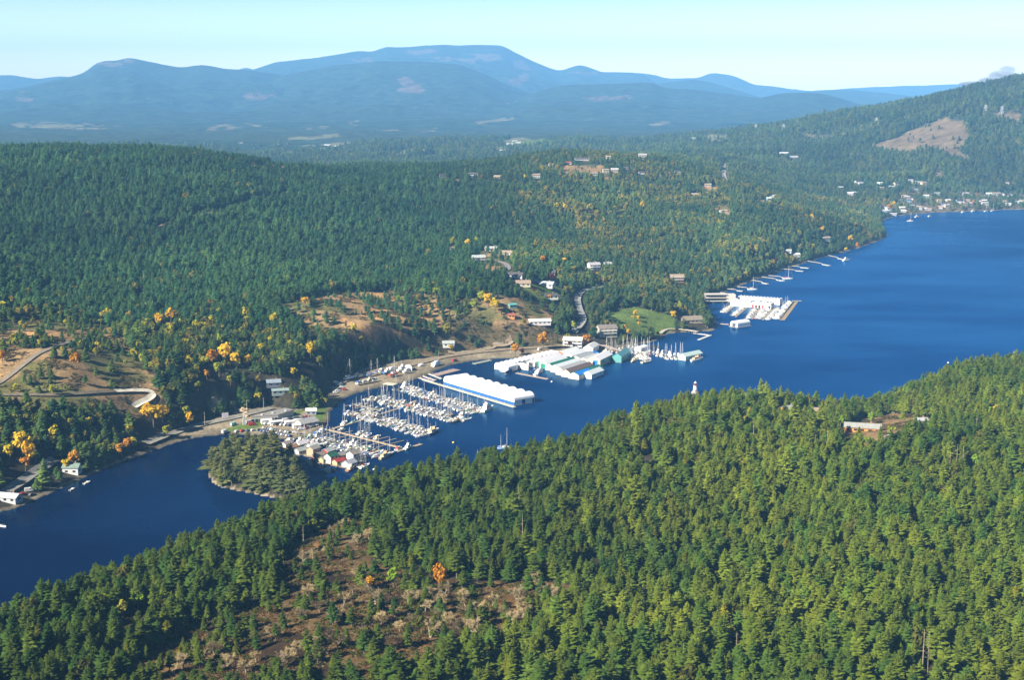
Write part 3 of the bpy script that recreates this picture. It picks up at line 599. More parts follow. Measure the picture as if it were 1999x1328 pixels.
maples = [(310,632,1,YEL,'above the left clearing'),(334,626,1.1,YEL,'above the left clearing'),(350,624,.8,YEL,'above the left clearing'),(285,640,.8,YG,'above the left clearing'),(395,668,.8,YG,'at the forest foot left of the lot'),
 (430,668,.8,YG,'at the forest foot left of the lot'),(595,594,1,YEL,'left of the bare earth clearing'),(440,702,1.3,YEL,'in the wood above the parking lot'),(462,712,1.2,YEL,'in the wood above the parking lot'),(415,708,1.2,ORA,'in the wood above the parking lot'),(398,718,1.1,YG,'in the wood above the parking lot'),(428,728,1.1,YG,'in the wood above the parking lot'),
 (484,712,.8,YEL,'in the wood above the parking lot'),(574,728,.6,YEL,'among firs above the boatyard'),(606,690,.9,YEL,'among firs above the boatyard'),(404,735,.6,ORA,'in the wood above the parking lot'),(300,826,1.5,YEL,'beside the pale concrete road bend'),(286,818,1.2,YEL,'beside the pale concrete road bend'),(318,818,1.1,YEL,'beside the pale concrete road bend'),(328,850,.9,YG,'beside the pale concrete road bend'),(366,812,1.0,YG,'left of the rock cutting'),(370,826,.8,YEL,'left of the rock cutting'),
 (45,880,1.3,YEL,'on the wooded left bank'),(56,898,1.1,YEL,'on the wooded left bank'),(20,892,.9,YEL,'on the wooded left bank'),(50,912,.8,ORA,'on the wooded left bank'),(238,888,1.0,ORA,'by the water on the left bank'),(250,872,.7,ORA,'by the water on the left bank'),(146,908,.9,ORA,'behind the small house on the left bank'),(130,912,.7,YEL,'behind the small house on the left bank'),
 (148,712,1.0,ORA,'in the left clearing'),(105,765,.7,YG,'in the left clearing'),(30,672,.6,YG,'in the left clearing'),(5,700,.8,ORA,'in the left clearing'),
 (953,592,1.3,YEL,'in the bare earth clearing'),(966,604,1.1,YEL,'in the bare earth clearing'),(940,584,1.0,YG,'in the bare earth clearing'),(925,600,.9,YG,'in the bare earth clearing'),(780,584,.7,LIME,'at the top of the bare earth clearing'),(870,652,1.1,YG,'on the brushy slope behind shore'),(880,676,.7,YEL,'on the brushy slope behind shore'),(850,570,.8,YG,'at the top of the bare earth clearing'),
 (1006,686,.9,ORA,'beside the shore road at the marina'),(1018,688,.7,RED,'beside the shore road at the marina'),(1060,676,1.2,ORA,'beside the shore road at the marina'),(1145,668,1.1,ORA,'behind the marina building'),(1108,660,.8,YG,'behind the marina building'),(1112,672,.6,RED,'behind the marina building'),(1075,545,.8,RED,'between the hillside houses'),(1042,565,.5,RED,'between the hillside houses'),
 (1240,612,.55,YEL,'along the drive on the green lawn'),(1246,620,.5,YEL,'along the drive on the green lawn'),(1236,618,.5,YEL,'along the drive on the green lawn'),(1248,630,.5,YEL,'along the drive on the green lawn'),(1220,640,.5,ORA,'along the drive on the green lawn'),(1227,646,.5,YEL,'along the drive on the green lawn'),(1315,618,.9,YEL,'beyond the green lawn'),(1327,600,.8,YG,'beyond the green lawn'),(1285,650,.5,LIME,'at the edge of the green lawn'),
 (884,474,.9,YG,'above the upper hillside houses'),(912,478,1.0,YEL,'above the upper hillside houses'),(930,470,.8,YG,'above the upper hillside houses'),(1060,508,.9,ORA,'between the hillside house groups'),(1100,512,1.0,YEL,'between the hillside house groups'),(1120,640,.8,YG,'beside the hillside road'),(1072,580,.6,ORA,'between the hillside houses'),
 (1086,403,1.0,YEL,'on the upper slope of the peninsula'),(1102,404,.9,YEL,'on the upper slope of the peninsula'),(1120,412,.9,YG,'on the upper slope of the peninsula'),(1150,408,1.0,YG,'on the upper slope of the peninsula'),(1165,412,.8,YG,'on the upper slope of the peninsula'),(1215,412,.9,YG,'on the upper slope of the peninsula'),(1254,402,.9,YEL,'on the upper slope of the peninsula'),(1025,345,.8,YEL,'among the hilltop houses'),(1052,355,.8,YEL,'among the hilltop houses'),
 (1586,424,1,YEL,'on the far point of the peninsula'),(1660,468,1,YEL,'on the far point of the peninsula'),(1650,487,.8,YEL,'on the far point of the peninsula'),(1674,478,.9,ORA,'on the far point of the peninsula'),(1605,448,.8,YEL,'on the far point of the peninsula'),(1560,455,.8,YG,'on the far point of the peninsula'),(1588,478,.8,YG,'on the far point of the peninsula'),(1515,505,.6,RED,'above the row of private docks'),(1496,500,.8,YG,'above the row of private docks'),
 (1735,402,1,ORA,'in the lakeside village'),(1745,396,.9,YEL,'in the lakeside village'),(1845,362,.9,ORA,'in the lakeside village'),(1905,376,.8,ORA,'in the lakeside village'),(1900,392,.8,ORA,'in the lakeside village'),
 (768,1140,.62,LIME,'at the upper edge of the oak clearing'),(858,1142,.75,ORA,'at the upper edge of the oak clearing'),(720,1148,.6,ORA,'at the upper edge of the oak clearing'),(610,1030,.5,YG,'on the ridge crest by the water'),(1640,828,.7,LIME,'beside the foreground house'),(1693,864,.5,LIME,'beside the foreground house'),(1740,848,.7,YG,'beside the foreground house'),(1700,820,.6,LIME,'beside the foreground house'),(1900,905,.6,LIME,'in firs right of the foreground house'),(1785,1024,.5,ORA,'in the firs on the right'),(1945,805,.6,YEL,'in the firs on the right'),(1935,815,.6,LIME,'in the firs on the right'),(270,1185,.6,LIME,'in the left foreground wood'),(240,1200,.6,YG,'in the left foreground wood')]
for m in maples:
    if m[1] > 440: clear(m[0], m[1]+8, 4.5*m[2], 24, 4.5*m[2]+1)
    else: clear(m[0], m[1]+4, 4, 30, 4)
for p_ in ((1602,892),(1866,924),(1430,1280),(1805,1312),(593,1080),(1012,992)): clear(p_[0], p_[1], 4, 13, 5)
for p_ in ((660,756,16),(676,748,14),(648,775,14),(700,742,10)): clear(p_[0], p_[1], p_[2], 6, 8)
for p_ in ((655,760),(640,770)): 
    x_, y_, z_ = hit(*p_); CLEAR.append((x_-14, y_-6, 16, 5, 5))
clear(1712, 824, 16, 30, 14); clear(1785, 832, 12, 28, 10)
# ------------------------------------------------------------------ where trees stand
def cand(y0, y1, sp, a0=-.47, a1=.47, jit=.42):
    xs, ys = [], []
    y = y0
    rows = []
    while y < y1:
        s = sp(y) if callable(sp) else sp
        n = int((a1-a0)*y/s); x = a0*y + (np.arange(n)+RNG.random())*s
        rows.append((x+RNG.uniform(-jit, jit, n)*s, np.full(n, y)+RNG.uniform(-jit, jit, n)*s)); y += s
    return np.concatenate([r[0] for r in rows]), np.concatenate([r[1] for r in rows])
nx, ny = cand(330, 1750, 5.0)
k = near_side(nx, ny); nx, ny = nx[k], ny[k]
fx, fy = cand(560, 3300, lambda y: 5.3+max(0, y-1100)*.0012)
k = ~near_side(fx, fy); fx, fy = fx[k], fy[k]
hx, hy = cand(3300, 5600, lambda y: 9.0+(y-3300)*.004, -.42, .5)
X = np.concatenate([nx, fx, hx]); Y = np.concatenate([ny, fy, hy])
Z = ground(X, Y)
inw = inpoly(X, Y, water_poly); ini = inpoly(X, Y, isl_xy); dW = polydist(X, Y, water_poly); dI = polydist(X, Y, isl_xy)
near = near_side(X, Y)
ok = (Z > .9) & (~inw | (ini & (dI > 3.0))) & ((dW > 5) | ini)
PX, PY = project(X, Y, Z)
cov = cover(PX, PY, Y, near)
rnd = RNG.random(len(X)); pat = fbm(X/60, Y/60, 3, 61)
ok &= (PX > -330) & (PX < 2330)
ok &= ~((cov == 1) & (rnd > np.clip(.10+.5*sstep(.03,.2,pat), 0, 1)))
ok &= ~((cov == 9) & (rnd > .30+.4*sstep(.0,.2,pat)))
ok &= ~np.isin(cov, (2, 3)) & ~((cov == 8) & (rnd > .42)) & ~((cov == 4) & (rnd > .02)) & ~((cov == 5) & (rnd > .03)) & ~((cov == 6) & (rnd > .17+.3*sstep(.02,.18,pat))) & ~((cov == 7) & (rnd > .05))
band = inpoly(PX, PY, [(560,640),(880,640),(900,690),(700,690),(600,668)]) & ~near; ok &= ~(band & (rnd > .5))
ok &= ~((cov == 0) & (rnd > np.where(near, .97, .94)))
gapn = fbm(X/38, Y/38, 3, 71)
ok &= ~((gapn > .24) & (cov == 0) & near)
ok &= ~((gapn > .25) & (cov == 0) & ~near & (Y < 1500))
def line_clear(pts, hw):
    global ok
    xy = [(p[0], p[1]) for p in pts]; x0 = min(p[0] for p in xy)-40; x1 = max(p[0] for p in xy)+40; y0 = min(p[1] for p in xy)-40; y1 = max(p[1] for p in xy)+40
    i = np.where(ok & (X > x0) & (X < x1) & (Y > y0) & (Y < y1))[0]
    if len(i): ok[i[polydist(X[i], Y[i], xy, False) < hw]] = False
for kx, pts in ROADS.items():
    line_clear(pts, ROADS_PX[kx][1]*.5+2.0)
    line_clear([(p[0]-p[0]/p[1]*9, p[1]-9, 0) for p in pts], 8)
for (x, y, r, fwd, hw) in CLEAR:
    d = np.hypot(X-x, Y-y); ux, uy = -x/math.hypot(x, y), -y/math.hypot(x, y)
    t = (X-x)*ux+(Y-y)*uy; s = np.abs((X-x)*uy-(Y-y)*ux)
    ok &= ~((d < r) | ((t > 0) & (t < fwd) & (s < hw)))
X, Y, Z, PX, PY, cov, near, pat, rnd, ini = [a[ok] for a in (X, Y, Z, PX, PY, cov, near, pat, rnd, ini)]
N = len(X)
r1, r2, r3, r4 = RNG.random((4, N))
scale = np.where(near, .70+.50*r1**1.2, np.where(Y < 3300, .72+.46*r1, 1.15+.55*r1))
scale = np.where(ini, 1.32+.4*r1, scale)
scale *= np.where(np.isin(cov, (1, 5, 6, 9)), .72, 1.0)
scale *= (1+.55*np.clip(fbm(X/120, Y/120, 3, 81), -.4, .4))*np.where(r3*r4 > .80, 1.3, 1.0)*np.where((r2*r3 < .10) & (PY > 0), .72, 1.0)
wid = np.where(near, .95+.35*r2, np.where(Y < 3300, 1.12+.45*r2, 1.45+.4*r2))
tpl = np.where(near | (Y < 1150), RNG.integers(0, 6, N), RNG.integers(6, 10, N))
# broadleaf scattered: along shores, in the lower open slopes and on the peninsula
pen = (~near) & (Y > 1400) & (Y < 3000) & (PX > 1000)
pb = np.where(near, .03, np.where(pen, .14+.5*sstep(0, .2, pat), np.where((Y < 1300) | (cov == 9), .34, np.where(Y < 1500, .06, .012))))
br = (r4 < pb) & (Y < 3300); tpl = np.where(br, RNG.integers(10, 13, N), tpl)
scale = np.where(br, scale*.92, scale); wid = np.where(br, 1.0, wid)
# leaf tints by side and distance, with random spread
def lerp(a, b, t): return np.array(a)[None]*(1-t[:,None]) + np.array(b)[None]*t[:,None]
tn = lerp((.060,.105,.014), (.132,.158,.017), np.clip(.15+.7*r3+pat*1.2, 0, 1))
rt = sstep(700, 1500, PX)[:,None]; tn = tn*(np.array([.86,.92,.9])*(1-rt)+np.array([1.25,1.22,1.0])*rt)  # near tints darker at left, brighter and yellower at right
tf = lerp((.024,.064,.022), (.055,.104,.030), np.clip(r3+pat, 0, 1))
tp = lerp((.040,.086,.030), (.095,.115,.028), np.clip(r3*.8+pat*1.5, 0, 1))
tm = lerp((.034,.074,.020), (.075,.105,.022), r3)
w = sstep(900, 1250, PX+np.where(Y > 2000, (Y-2000)*.25, 0))[:,None]*np.where(Y > 3300, .55, 1.0)[:,None]
tint = np.where(near[:,None], tn, tf*(1-w)+tp*w)
lo = ((~near) & (Y < 1250))[:,None]; tint = np.where(lo, tm, tint)
tint = np.where(br[:,None], np.where(near[:,None], lerp((.075,.10,.012), (.12,.115,.018), r1), lerp((.060,.088,.022), (.19,.15,.022), r1**1.8)), tint)
gold = br & ~near & (Y < 1350) & (r2 > .78); tint = np.where(gold[:,None], lerp((.17,.19,.025), (.40,.32,.02), r1), tint)
tint *= np.clip(1+.9*fbm(X/170, Y/210, 3, 99), .6, 1.5)[:,None]
blue = (r2 > .86)[:,None]; tint = np.where(blue & ~br[:,None], tint*np.array([.72,.92,1.25]), tint)
olive = (r1 < .08)[:,None]; tint = np.where(olive & ~br[:,None], tint*np.array([1.55,1.15,.9]), tint)
tint = np.where(ini[:,None], lerp((.045,.058,.018), (.085,.088,.024), r3), tint)
tint = np.where((Y > 3300)[:,None], tint*np.array([1.3,1.05,.85]), tint)
tint *= (.8+.4*r4)[:,None]*np.where(near, 1.15, np.where(PX > 1000, 1.85, 1.70))[:,None]
# the 300 firs that show largest stand as trees of their own
vis_top = project(X, Y, Z+12*scale)[1]
front = near & ~br & (PX > -12) & (PX < 2010) & (vis_top < 1312) & (vis_top > 0)
cam_dist = np.sqrt(X*X+Y*Y+(CAM_H-Z)**2)
size = np.where(front, 14*scale/cam_dist, 0)
big = np.argsort(-size)[:300]
isbig = np.zeros(N, bool); isbig[big] = True
# ------------------------------------------------------------------ undergrowth of the clearings
ux, uy = cand(400, 1500, 2.0, -.40, .40)
uz = ground(ux, uy); upx, upy = project(ux, uy, uz); un = near_side(ux, uy); uc = cover(upx, upy, uy, un)
upat = fbm(ux/13, uy/13, 3, 62)
uok = (uz > .9) & ~inpoly(ux, uy, water_poly) & (((uc == 6) & (upat > -.10)) | ((uc == 1) & (upat > .06)) | ((uc == 9) & (upat > -.12)) | ((uc == 7) & (upat > .05))) & (upx > -100) & (upx < 2100)
for pts in ROADS.values(): uok[uok] = polydist(ux[uok], uy[uok], [(p[0], p[1]) for p in pts], False) > 5
ux, uy, uz, uc, upat = [a[uok] for a in (ux, uy, uz, uc, upat)]; M = len(ux); q1, q2 = RNG.random((2, M))
ucol = np.where((uc == 6)[:,None], lerp((.10,.048,.014), (.24,.145,.055), q1), lerp((.05,.060,.020), (.17,.11,.045), q1**1.5))
ucol = np.where(((q2 < .35) & (uc == 6))[:,None], lerp((.20,.15,.065), (.30,.235,.12), q1), ucol)
ucol = np.where(((q2 > .8) & (uc == 6))[:,None], np.array([.085,.085,.015]), ucol)
def scatter(name, X, Y, Z, tpl, scl, rot, tint, kinds):
    me = bpy.data.meshes.new(name); n = len(X); me.vertices.add(n)
    me.vertices.foreach_set('co', np.stack([X, Y, Z], -1).astype(np.float32).ravel())
    a = me.attributes.new('tpl', 'INT', 'POINT'); a.data.foreach_set('value', tpl.astype(np.int32))
    a = me.attributes.new('scl', 'FLOAT_VECTOR', 'POINT'); a.data.foreach_set('vector', scl.astype(np.float32).ravel())
    a = me.attributes.new('rot', 'FLOAT_VECTOR', 'POINT'); a.data.foreach_set('vector', rot.astype(np.float32).ravel())
    a = me.attributes.new('tint', 'FLOAT_COLOR', 'POINT'); a.data.foreach_set('color', np.concatenate([tint, np.ones((n,1))], 1).astype(np.float32).ravel())
    ng = bpy.data.node_groups.new(name, 'GeometryNodeTree')
    ng.interface.new_socket('Geometry', in_out='INPUT', socket_type='NodeSocketGeometry'); ng.interface.new_socket('Geometry', in_out='OUTPUT', socket_type='NodeSocketGeometry')
    gi = ng.nodes.new('NodeGroupInput'); go = ng.nodes.new('NodeGroupOutput'); jn = ng.nodes.new('GeometryNodeJoinGeometry')
    def attr(nm, dt):
        q = ng.nodes.new('GeometryNodeInputNamedAttribute'); q.data_type = dt; q.inputs['Name'].default_value = nm; return q.outputs['Attribute']
    A, S, R = attr('tpl', 'INT'), attr('scl', 'FLOAT_VECTOR'), attr('rot', 'FLOAT_VECTOR')
    for kk in kinds:
        o = bpy.data.objects.new('tree_pattern', TPL[kk])
        oi = ng.nodes.new('GeometryNodeObjectInfo'); oi.inputs['Object'].default_value = o; oi.inputs['As Instance'].default_value = False
        cmp = ng.nodes.new('FunctionNodeCompare'); cmp.data_type = 'INT'; cmp.operation = 'EQUAL'
        ii = [s for s in cmp.inputs if s.type == 'INT']; ng.links.new(A, ii[0]); ii[1].default_value = int(kk)
        ip = ng.nodes.new('GeometryNodeInstanceOnPoints')
        ng.links.new(gi.outputs[0], ip.inputs['Points']); ng.links.new(cmp.outputs[0], ip.inputs['Selection']); ng.links.new(oi.outputs['Geometry'], ip.inputs['Instance'])
        ng.links.new(S, ip.inputs['Scale']); ng.links.new(R, ip.inputs['Rotation']); ng.links.new(ip.outputs[0], jn.inputs[0])
    ng.links.new(jn.outputs[0], go.inputs[0])
    o = link(name, me); md = o.modifiers.new('scatter', 'NODES'); md.node_group = ng
    return tag(o, kind='stuff')
def rots(n): return np.stack([RNG.normal(0, .03, n), RNG.normal(0, .03, n), RNG.random(n)*6.283], -1)
rest = ~isbig
scl = np.stack([scale*wid, scale*wid, scale], -1)
ROT = rots(N)
fo = scatter('forest', X[rest], Y[rest], Z[rest]-.3, tpl[rest], scl[rest], ROT[rest], tint[rest], range(13))
tag(fo, 'dense mixed conifer forest covering both shores and the hillsides', 'forest')
us = .5+.75*q2**2; un_ = scatter('undergrowth', ux, uy, uz-.15, 13+(q1 > .5), np.stack([us*1.2, us*1.2, us*.8], -1), rots(M), ucol, (13, 14))
tag(un_, 'rusty brown shrubs and dry grass tufts of the clearings', 'undergrowth')
# ------------------------------------------------------------------ single firs of the foreground
NEAR_M = [(tr.mesh('trunk', m_bark), cr.mesh('crown', M_LEAF)) for tr, cr in NEAR_C]
def tint_word(t):
    r, g, b_ = t
    if g/r > 1.75: return 'deep green'
    if b_/g > .30: return 'bluish green'
    if r/g > .86: return 'olive brown'
    return 'yellowish green' if r+g > .165 else 'mid green'
oak_c = (760, 1200)
fir = []
for i in big:
    px, py = float(PX[i]), float(vis_top[i]); s = scale[i]
    h = 'tall' if s > .98 else ('short' if s < .80 else 'middling'); g = ('slim' if tpl[i] in (1, 5) else 'broad' if tpl[i] in (2, 4) else 'bare stemmed' if tpl[i] == 3 else 'even')
    if cov[i] == 6: w_ = 'standing alone in the brown oak clearing'
    elif px < 330: w_ = 'in the bottom left corner' if py > 1215 else 'left of the oak clearing'
    elif px < 1120: w_ = 'below the brown oak clearing' if py > 1240 else 'at the edge of the oak clearing'
    elif px < 1450: w_ = 'low down right of the clearing' if py > 1240 else 'right of the oak clearing'
    else: w_ = 'in the bottom right corner' if py > 1240 else 'above the bottom right corner'
    fir.append([px, i, f'{h} {g} {tint_word(tint[i])} fir', w_])
fir.sort(); cnt = {}; tot = {}
for f in fir: tot[(f[2], f[3])] = tot.get((f[2], f[3]), 0)+1
for px, i, a_, w_ in fir:
    k_ = (a_, w_); n_ = cnt[k_] = cnt.get(k_, 0)+1
    lab = f'{a_} {w_}' + ('' if tot[k_] == 1 else f', {ORD[n_-1]} from left')
    t = thing('fir_tree', lab, 'tree', (X[i], Y[i], Z[i]-.3), 0, 'firs of the wooded foreground ridge', scl[i]); t.rotation_euler = ROT[i]
    link('trunk', NEAR_M[tpl[i]][0], t); link('crown', NEAR_M[tpl[i]][1], t, tint[i])
# ------------------------------------------------------------------ bare oaks in the clearing and near it
OAK_M = [(tr.mesh('trunk', m_barkp), tw.mesh('crown', m_twig)) for tr, tw in OAKS]
oak_px = [(706,1245),(744,1215),(770,1200),(800,1180),(820,1172),(846,1165),(870,1160),(905,1168),(850,1205),(872,1215),(895,1225),(840,1240),(768,1262),(600,1160),(624,1190),(655,1210),(590,1205),(640,1175),(670,1180),
 (560,1290),(575,1275),(545,1300),(530,1240),(505,1250),(640,1245),(610,1260),(660,1262),(720,1050),(745,1035),(770,1030),(790,1040),(700,1060),(610,1090),(595,1100),(640,1085),(1030,1110),(1045,1130),(1060,1150),(1010,1170),(985,1200),(1000,1215),(960,1180),(940,1200),(1020,1200),
 (420,1275),(400,1290),(440,1265),(360,1300),(450,1300),(500,1290),(720,1150),(700,1130),(690,1160),(730,1180),(810,1215),(830,1190),(925,1235),(880,1245),(910,1190),(860,1180),(780,1230),(340,1312),(480,1310),(625,1290),(590,1310),
 (1085,1120),(1075,1165),(655,1040),(675,1025),(770,1010),(752,990),(830,1010),(365,1110),(1480,1240),(1610,985)]
oaks = sorted((hit(px, py+6), px, py) for px, py in oak_px)
oaks.sort(key=lambda o: o[1])
def oak_where(px, py):
    if px < 480: return 'at the left end of the brown clearing'
    if px > 1400: return 'among the firs at the right'
    if py < 1070: return 'on the open knoll above the clearing'
    if px > 950: return 'at the right end of the brown clearing'
    if py > 1235: return 'along the lower edge of the clearing'
    return 'in the middle of the brown clearing'
cn = {}; tt = {}; lst = []
for j, (p, px, py) in enumerate(oaks):
    kk = (j*7+int(px)) % 5; sh = ('wide', 'twiggy', 'tall', 'low dense', 'crooked')[kk]; lst.append((p, px, py, kk, sh, oak_where(px, py))); tt[(sh, lst[-1][5])] = tt.get((sh, lst[-1][5]), 0)+1
for p, px, py, kk, sh, w_ in lst:
    n_ = cn[(sh, w_)] = cn.get((sh, w_), 0)+1
    t = thing('bare_oak', f'{sh} pale leafless oak {w_}' + ('' if tt[(sh, w_)] == 1 else f', {ORD[n_-1]} from left'), 'tree', (p[0], p[1], p[2]), random.uniform(0, 6), 'bare oaks of the brown clearing', random.uniform(.85, 1.2))
    link('trunk', OAK_M[kk][0], t); link('crown', OAK_M[kk][1], t)
# ------------------------------------------------------------------ autumn maples and other broadleaf trees one can point at
BR_M = [(tr.mesh('trunk', m_bark), cr.mesh('crown', M_LEAF)) for tr, cr in BROAD]
cw = {YEL:'golden yellow', ORA:'rusty orange', YG:'yellow green', RED:'dark red', LIME:'lime green'}
maples = sorted(maples, key=lambda m: m[0]); tt = {}; cn = {}
for m in maples: tt[(m[3], m[4])] = tt.get((m[3], m[4]), 0)+1
for j, (px, py, s, col, w_) in enumerate(maples):
    kk = (m_k := (col, w_)); n_ = cn[kk] = cn.get(kk, 0)+1
    p = hit(px, py+8)
    lab = f'{cw[col]} broadleaf tree {w_}' + ('' if tt[kk] == 1 else f', {ORD[n_-1]} from left')
    t = thing('autumn_tree', lab, 'tree', p, random.uniform(0, 6), 'broadleaf trees in autumn colour', s*random.uniform(1.15,1.35))
    v = j % 3; link('trunk', BR_M[v][0], t); link('crown', BR_M[v][1], t, jig(col, .08))

# ------------------------------------------------------------------ dead snags standing above the canopy
def snag(h, seed):
    random.seed(seed); t = MB().tube((0,0,-1), (0,0,h), .26, .06, 6); b_ = MB()
    for i in range(22):
        z = h*random.uniform(.35, .96); a = random.random()*6.28; L = random.uniform(.5, 1.9)*(1.1-z/h*.7); b_.tube((0,0,z), (math.cos(a)*L, math.sin(a)*L, z+random.uniform(-.3,.5)), .06, .02, 3, caps=False)
    return t.mesh('trunk', m_barkp), b_.mesh('branch', m_barkp)
SN = [snag(15, 1), snag(12, 2), snag(17, 3)]
sn = [(593,1075,'at the upper left edge of the oak clearing'),(1012,985,'leaning over the dark gap left of the pale clearing'),(1020,1070,'above the right end of the oak clearing'),(1590,888,'in the gap below the foreground house'),(1602,890,'in the gap below the foreground house'),(1614,888,'in the gap below the foreground house'),(1853,920,'in the dark gap among firs at the right'),(1866,922,'in the dark gap among firs at the right'),(1878,918,'in the dark gap among firs at the right'),
 (1425,1270,'low among the bottom firs'),(1437,1280,'low among the bottom firs'),(1672,1290,'near the bottom edge among tall firs'),(1800,1310,'near the bottom right corner'),(1810,1306,'near the bottom right corner'),(1905,850,'right of the foreground house'),(1700,830,'beside the foreground house'),(1470,870,'on the crest above the channel')]
sn.sort(); tt = {}; cn = {}
for s_ in sn: tt[s_[2]] = tt.get(s_[2], 0)+1
for j, (px, py, w_) in enumerate(sn):
    n_ = cn[w_] = cn.get(w_, 0)+1; p = hit(px, py+8)
    t = thing('dead_snag', f'bare grey dead trunk {w_}'+('' if tt[w_] == 1 else f', {ORD[n_-1]} from left'), 'dead tree', p, j, 'dead snags among the firs', random.uniform(.9,1.15)); link('trunk', SN[j % 3][0], t); link('branch', SN[j % 3][1], t)
# ------------------------------------------------------------------ boats
def hull_mb(L, B, fb, bow=.35, tr=.75, keel=.35):
    st_ = [(-.5,tr,1.02),(-.34,.93,1.0),(-.05,1.0,1.0),(.2,.84,1.06),(.36,.52,1.16),(.46,.2,1.24),(.5,.03,1.3)]
    return MB().loft([[(x*L,-b*B/2,fb*s),(x*L-.02*L*(x>.3),-b*B/2*.86,.12),(x*L*.97,0,-keel),(x*L-.02*L*(x>.3),b*B/2*.86,.12),(x*L,b*B/2,fb*s)] for x, b, s in st_])
def house_loft(x0, x1, w0, w1, z0, z1, rake=.25):
    mb = MB(); k = .82
    r = [(x0,w0),(x1,w1)]
    vs = [(x0,-w0,z0),(x1,-w1,z0),(x1,w1,z0),(x0,w0,z0),(x0+rake*.4,-w0*k,z1),(x1-rake,-w1*k,z1),(x1-rake,w1*k,z1),(x0+rake*.4,w0*k,z1)]
    mb.add(vs, [(3,2,1,0),(4,5,6,7),(0,1,5,4),(1,2,6,5),(2,3,7,6),(3,0,4,7)], 0)
    def lerp3(a, b, t): return tuple(a[i]+(b[i]-a[i])*t for i in range(3))
    for q, off in (((0,1,5,4),(0,-.02,0)),((1,2,6,5),(.02,0,.01)),((3,2,6,7),(0,.02,0))):
        A,B_,C_,D = [vs[i] for i in q]
        p = [lerp3(lerp3(A,B_,s),lerp3(D,C_,s),t) for s,t in ((.1,.38),(.9,.38),(.88,.84),(.12,.84))]
        p = [tuple(a+o for a, o in zip(pp, off)) for pp in p]
        mb.add(p, [(0,1,2,3)], 1)
    return mb
PG = [M_GEL, M_GLASS]
BT = {}
def kind(name, cat, parts): BT[name] = (cat, parts)
sail_cab = house_loft(-1.6, 2.2, .95, .62, 1.0, 1.55, .5)
cock = MB().box(-3.1, 0, 1.03, 2.2, 1.5, .07)
def mast_mb(h, x=.6):
    m = MB().tube((x,0,1.2), (x,0,h), .13, .085, 6)
    for z, s in ((h*.45,.75),(h*.7,.55)): m.tube((x,-s,z), (x,s,z), .05, .05, 4)
    for p in ((4.9,0,1.3),(-4.8,0,1.1),(x-.1,-1.5,1.05),(x-.1,1.5,1.05)): m.tube((x,0,h-.1), p, .022, .022, 3, caps=False)
    return m
boom = MB().tube((.5,0,2.3), (-3.6,0,2.2), .24, .16, 6); dodg = house_loft(-2.1, -.9, .8, .85, 1.5, 2.15, .4)
kind('sailboat', 'sailboat', [('hull', hull_mb(10, 3.2, 1.0).mesh('hull', M_GEL), 'hull'), ('cabin', sail_cab.mesh('cabin', PG), 'top'), ('cockpit', cock.mesh('cockpit', M_WOOD), 'wood'), ('mast', mast_mb(13.5).mesh('mast', M_METAL), 'mast'), ('boom', boom.mesh('boom', M_CLOTH), 'cover'), ('dodger', dodg.mesh('dodger', M_CLOTH), 'cover')])
fly = house_loft(-1.6, .9, .85, .8, 2.75, 3.3, .35)
kind('motor_yacht', 'motorboat', [('hull', hull_mb(10, 3.5, 1.15, tr=.92).mesh('hull', M_GEL), 'hull'), ('cabin', house_loft(-2.6, 2.6, 1.4, .95, 1.15, 2.75, 1.1).mesh('cabin', PG), 'top'), ('flybridge', fly.mesh('flybridge', PG), 'top'), ('canopy', MB().box(-3.6,0,2.45,2.0,2.5,.12).tube((-4.4,-1.1,1.1),(-4.4,-1.1,2.45),.05,.05,4).tube((-4.4,1.1,1.1),(-4.4,1.1,2.45),.05,.05,4).mesh('canopy', M_CLOTH), 'cover')])
kind('cabin_cruiser', 'motorboat', [('hull', hull_mb(8.4, 2.9, 1.05, tr=.92).mesh('hull', M_GEL), 'hull'), ('cabin', house_loft(-.8, 2.5, 1.15, .7, 1.05, 2.3, 1.0).mesh('cabin', PG), 'top'), ('canopy', house_loft(-2.7, -.7, 1.1, 1.15, 1.15, 2.35, .1).mesh('canopy', M_CLOTH), 'cover'), ('outboard_motor', MB().box(-4.45,0,.6,.5,.5,.9,0,.8).mesh('outboard_motor', M_METAL), 'dark')])
kind('open_boat', 'motorboat', [('hull', hull_mb(6.2, 2.2, .8, tr=.9).mesh('hull', M_GEL), 'hull'), ('windscreen', house_loft(.1, .9, .8, .6, .8, 1.4, .4).mesh('windscreen', PG), 'top'), ('seat', MB().box(-1.3,0,.85,1.6,1.4,.12).mesh('seat', M_CLOTH), 'cover'), ('outboard_motor', MB().box(-3.3,0,.4,.4,.4,.9,0,.8).mesh('outboard_motor', M_METAL), 'dark')])
kind('trawler', 'motorboat', [('hull', hull_mb(11, 3.9, 1.35, tr=.8).mesh('hull', M_GEL), 'hull'), ('cabin', house_loft(-2.6, 2.3, 1.35, 1.1, 1.35, 3.0, .3).mesh('cabin', PG), 'top'), ('wheelhouse', house_loft(-.2, 2.0, 1.1, .95, 3.0, 4.4, .2).mesh('wheelhouse', PG), 'top'), ('mast', MB().tube((-.8,0,2.9),(-.8,0,7.2),.11,.06,5).tube((-.8,0,4.0),(-4.2,0,3.2),.07,.05,4).mesh('mast', M_METAL), 'mast')])
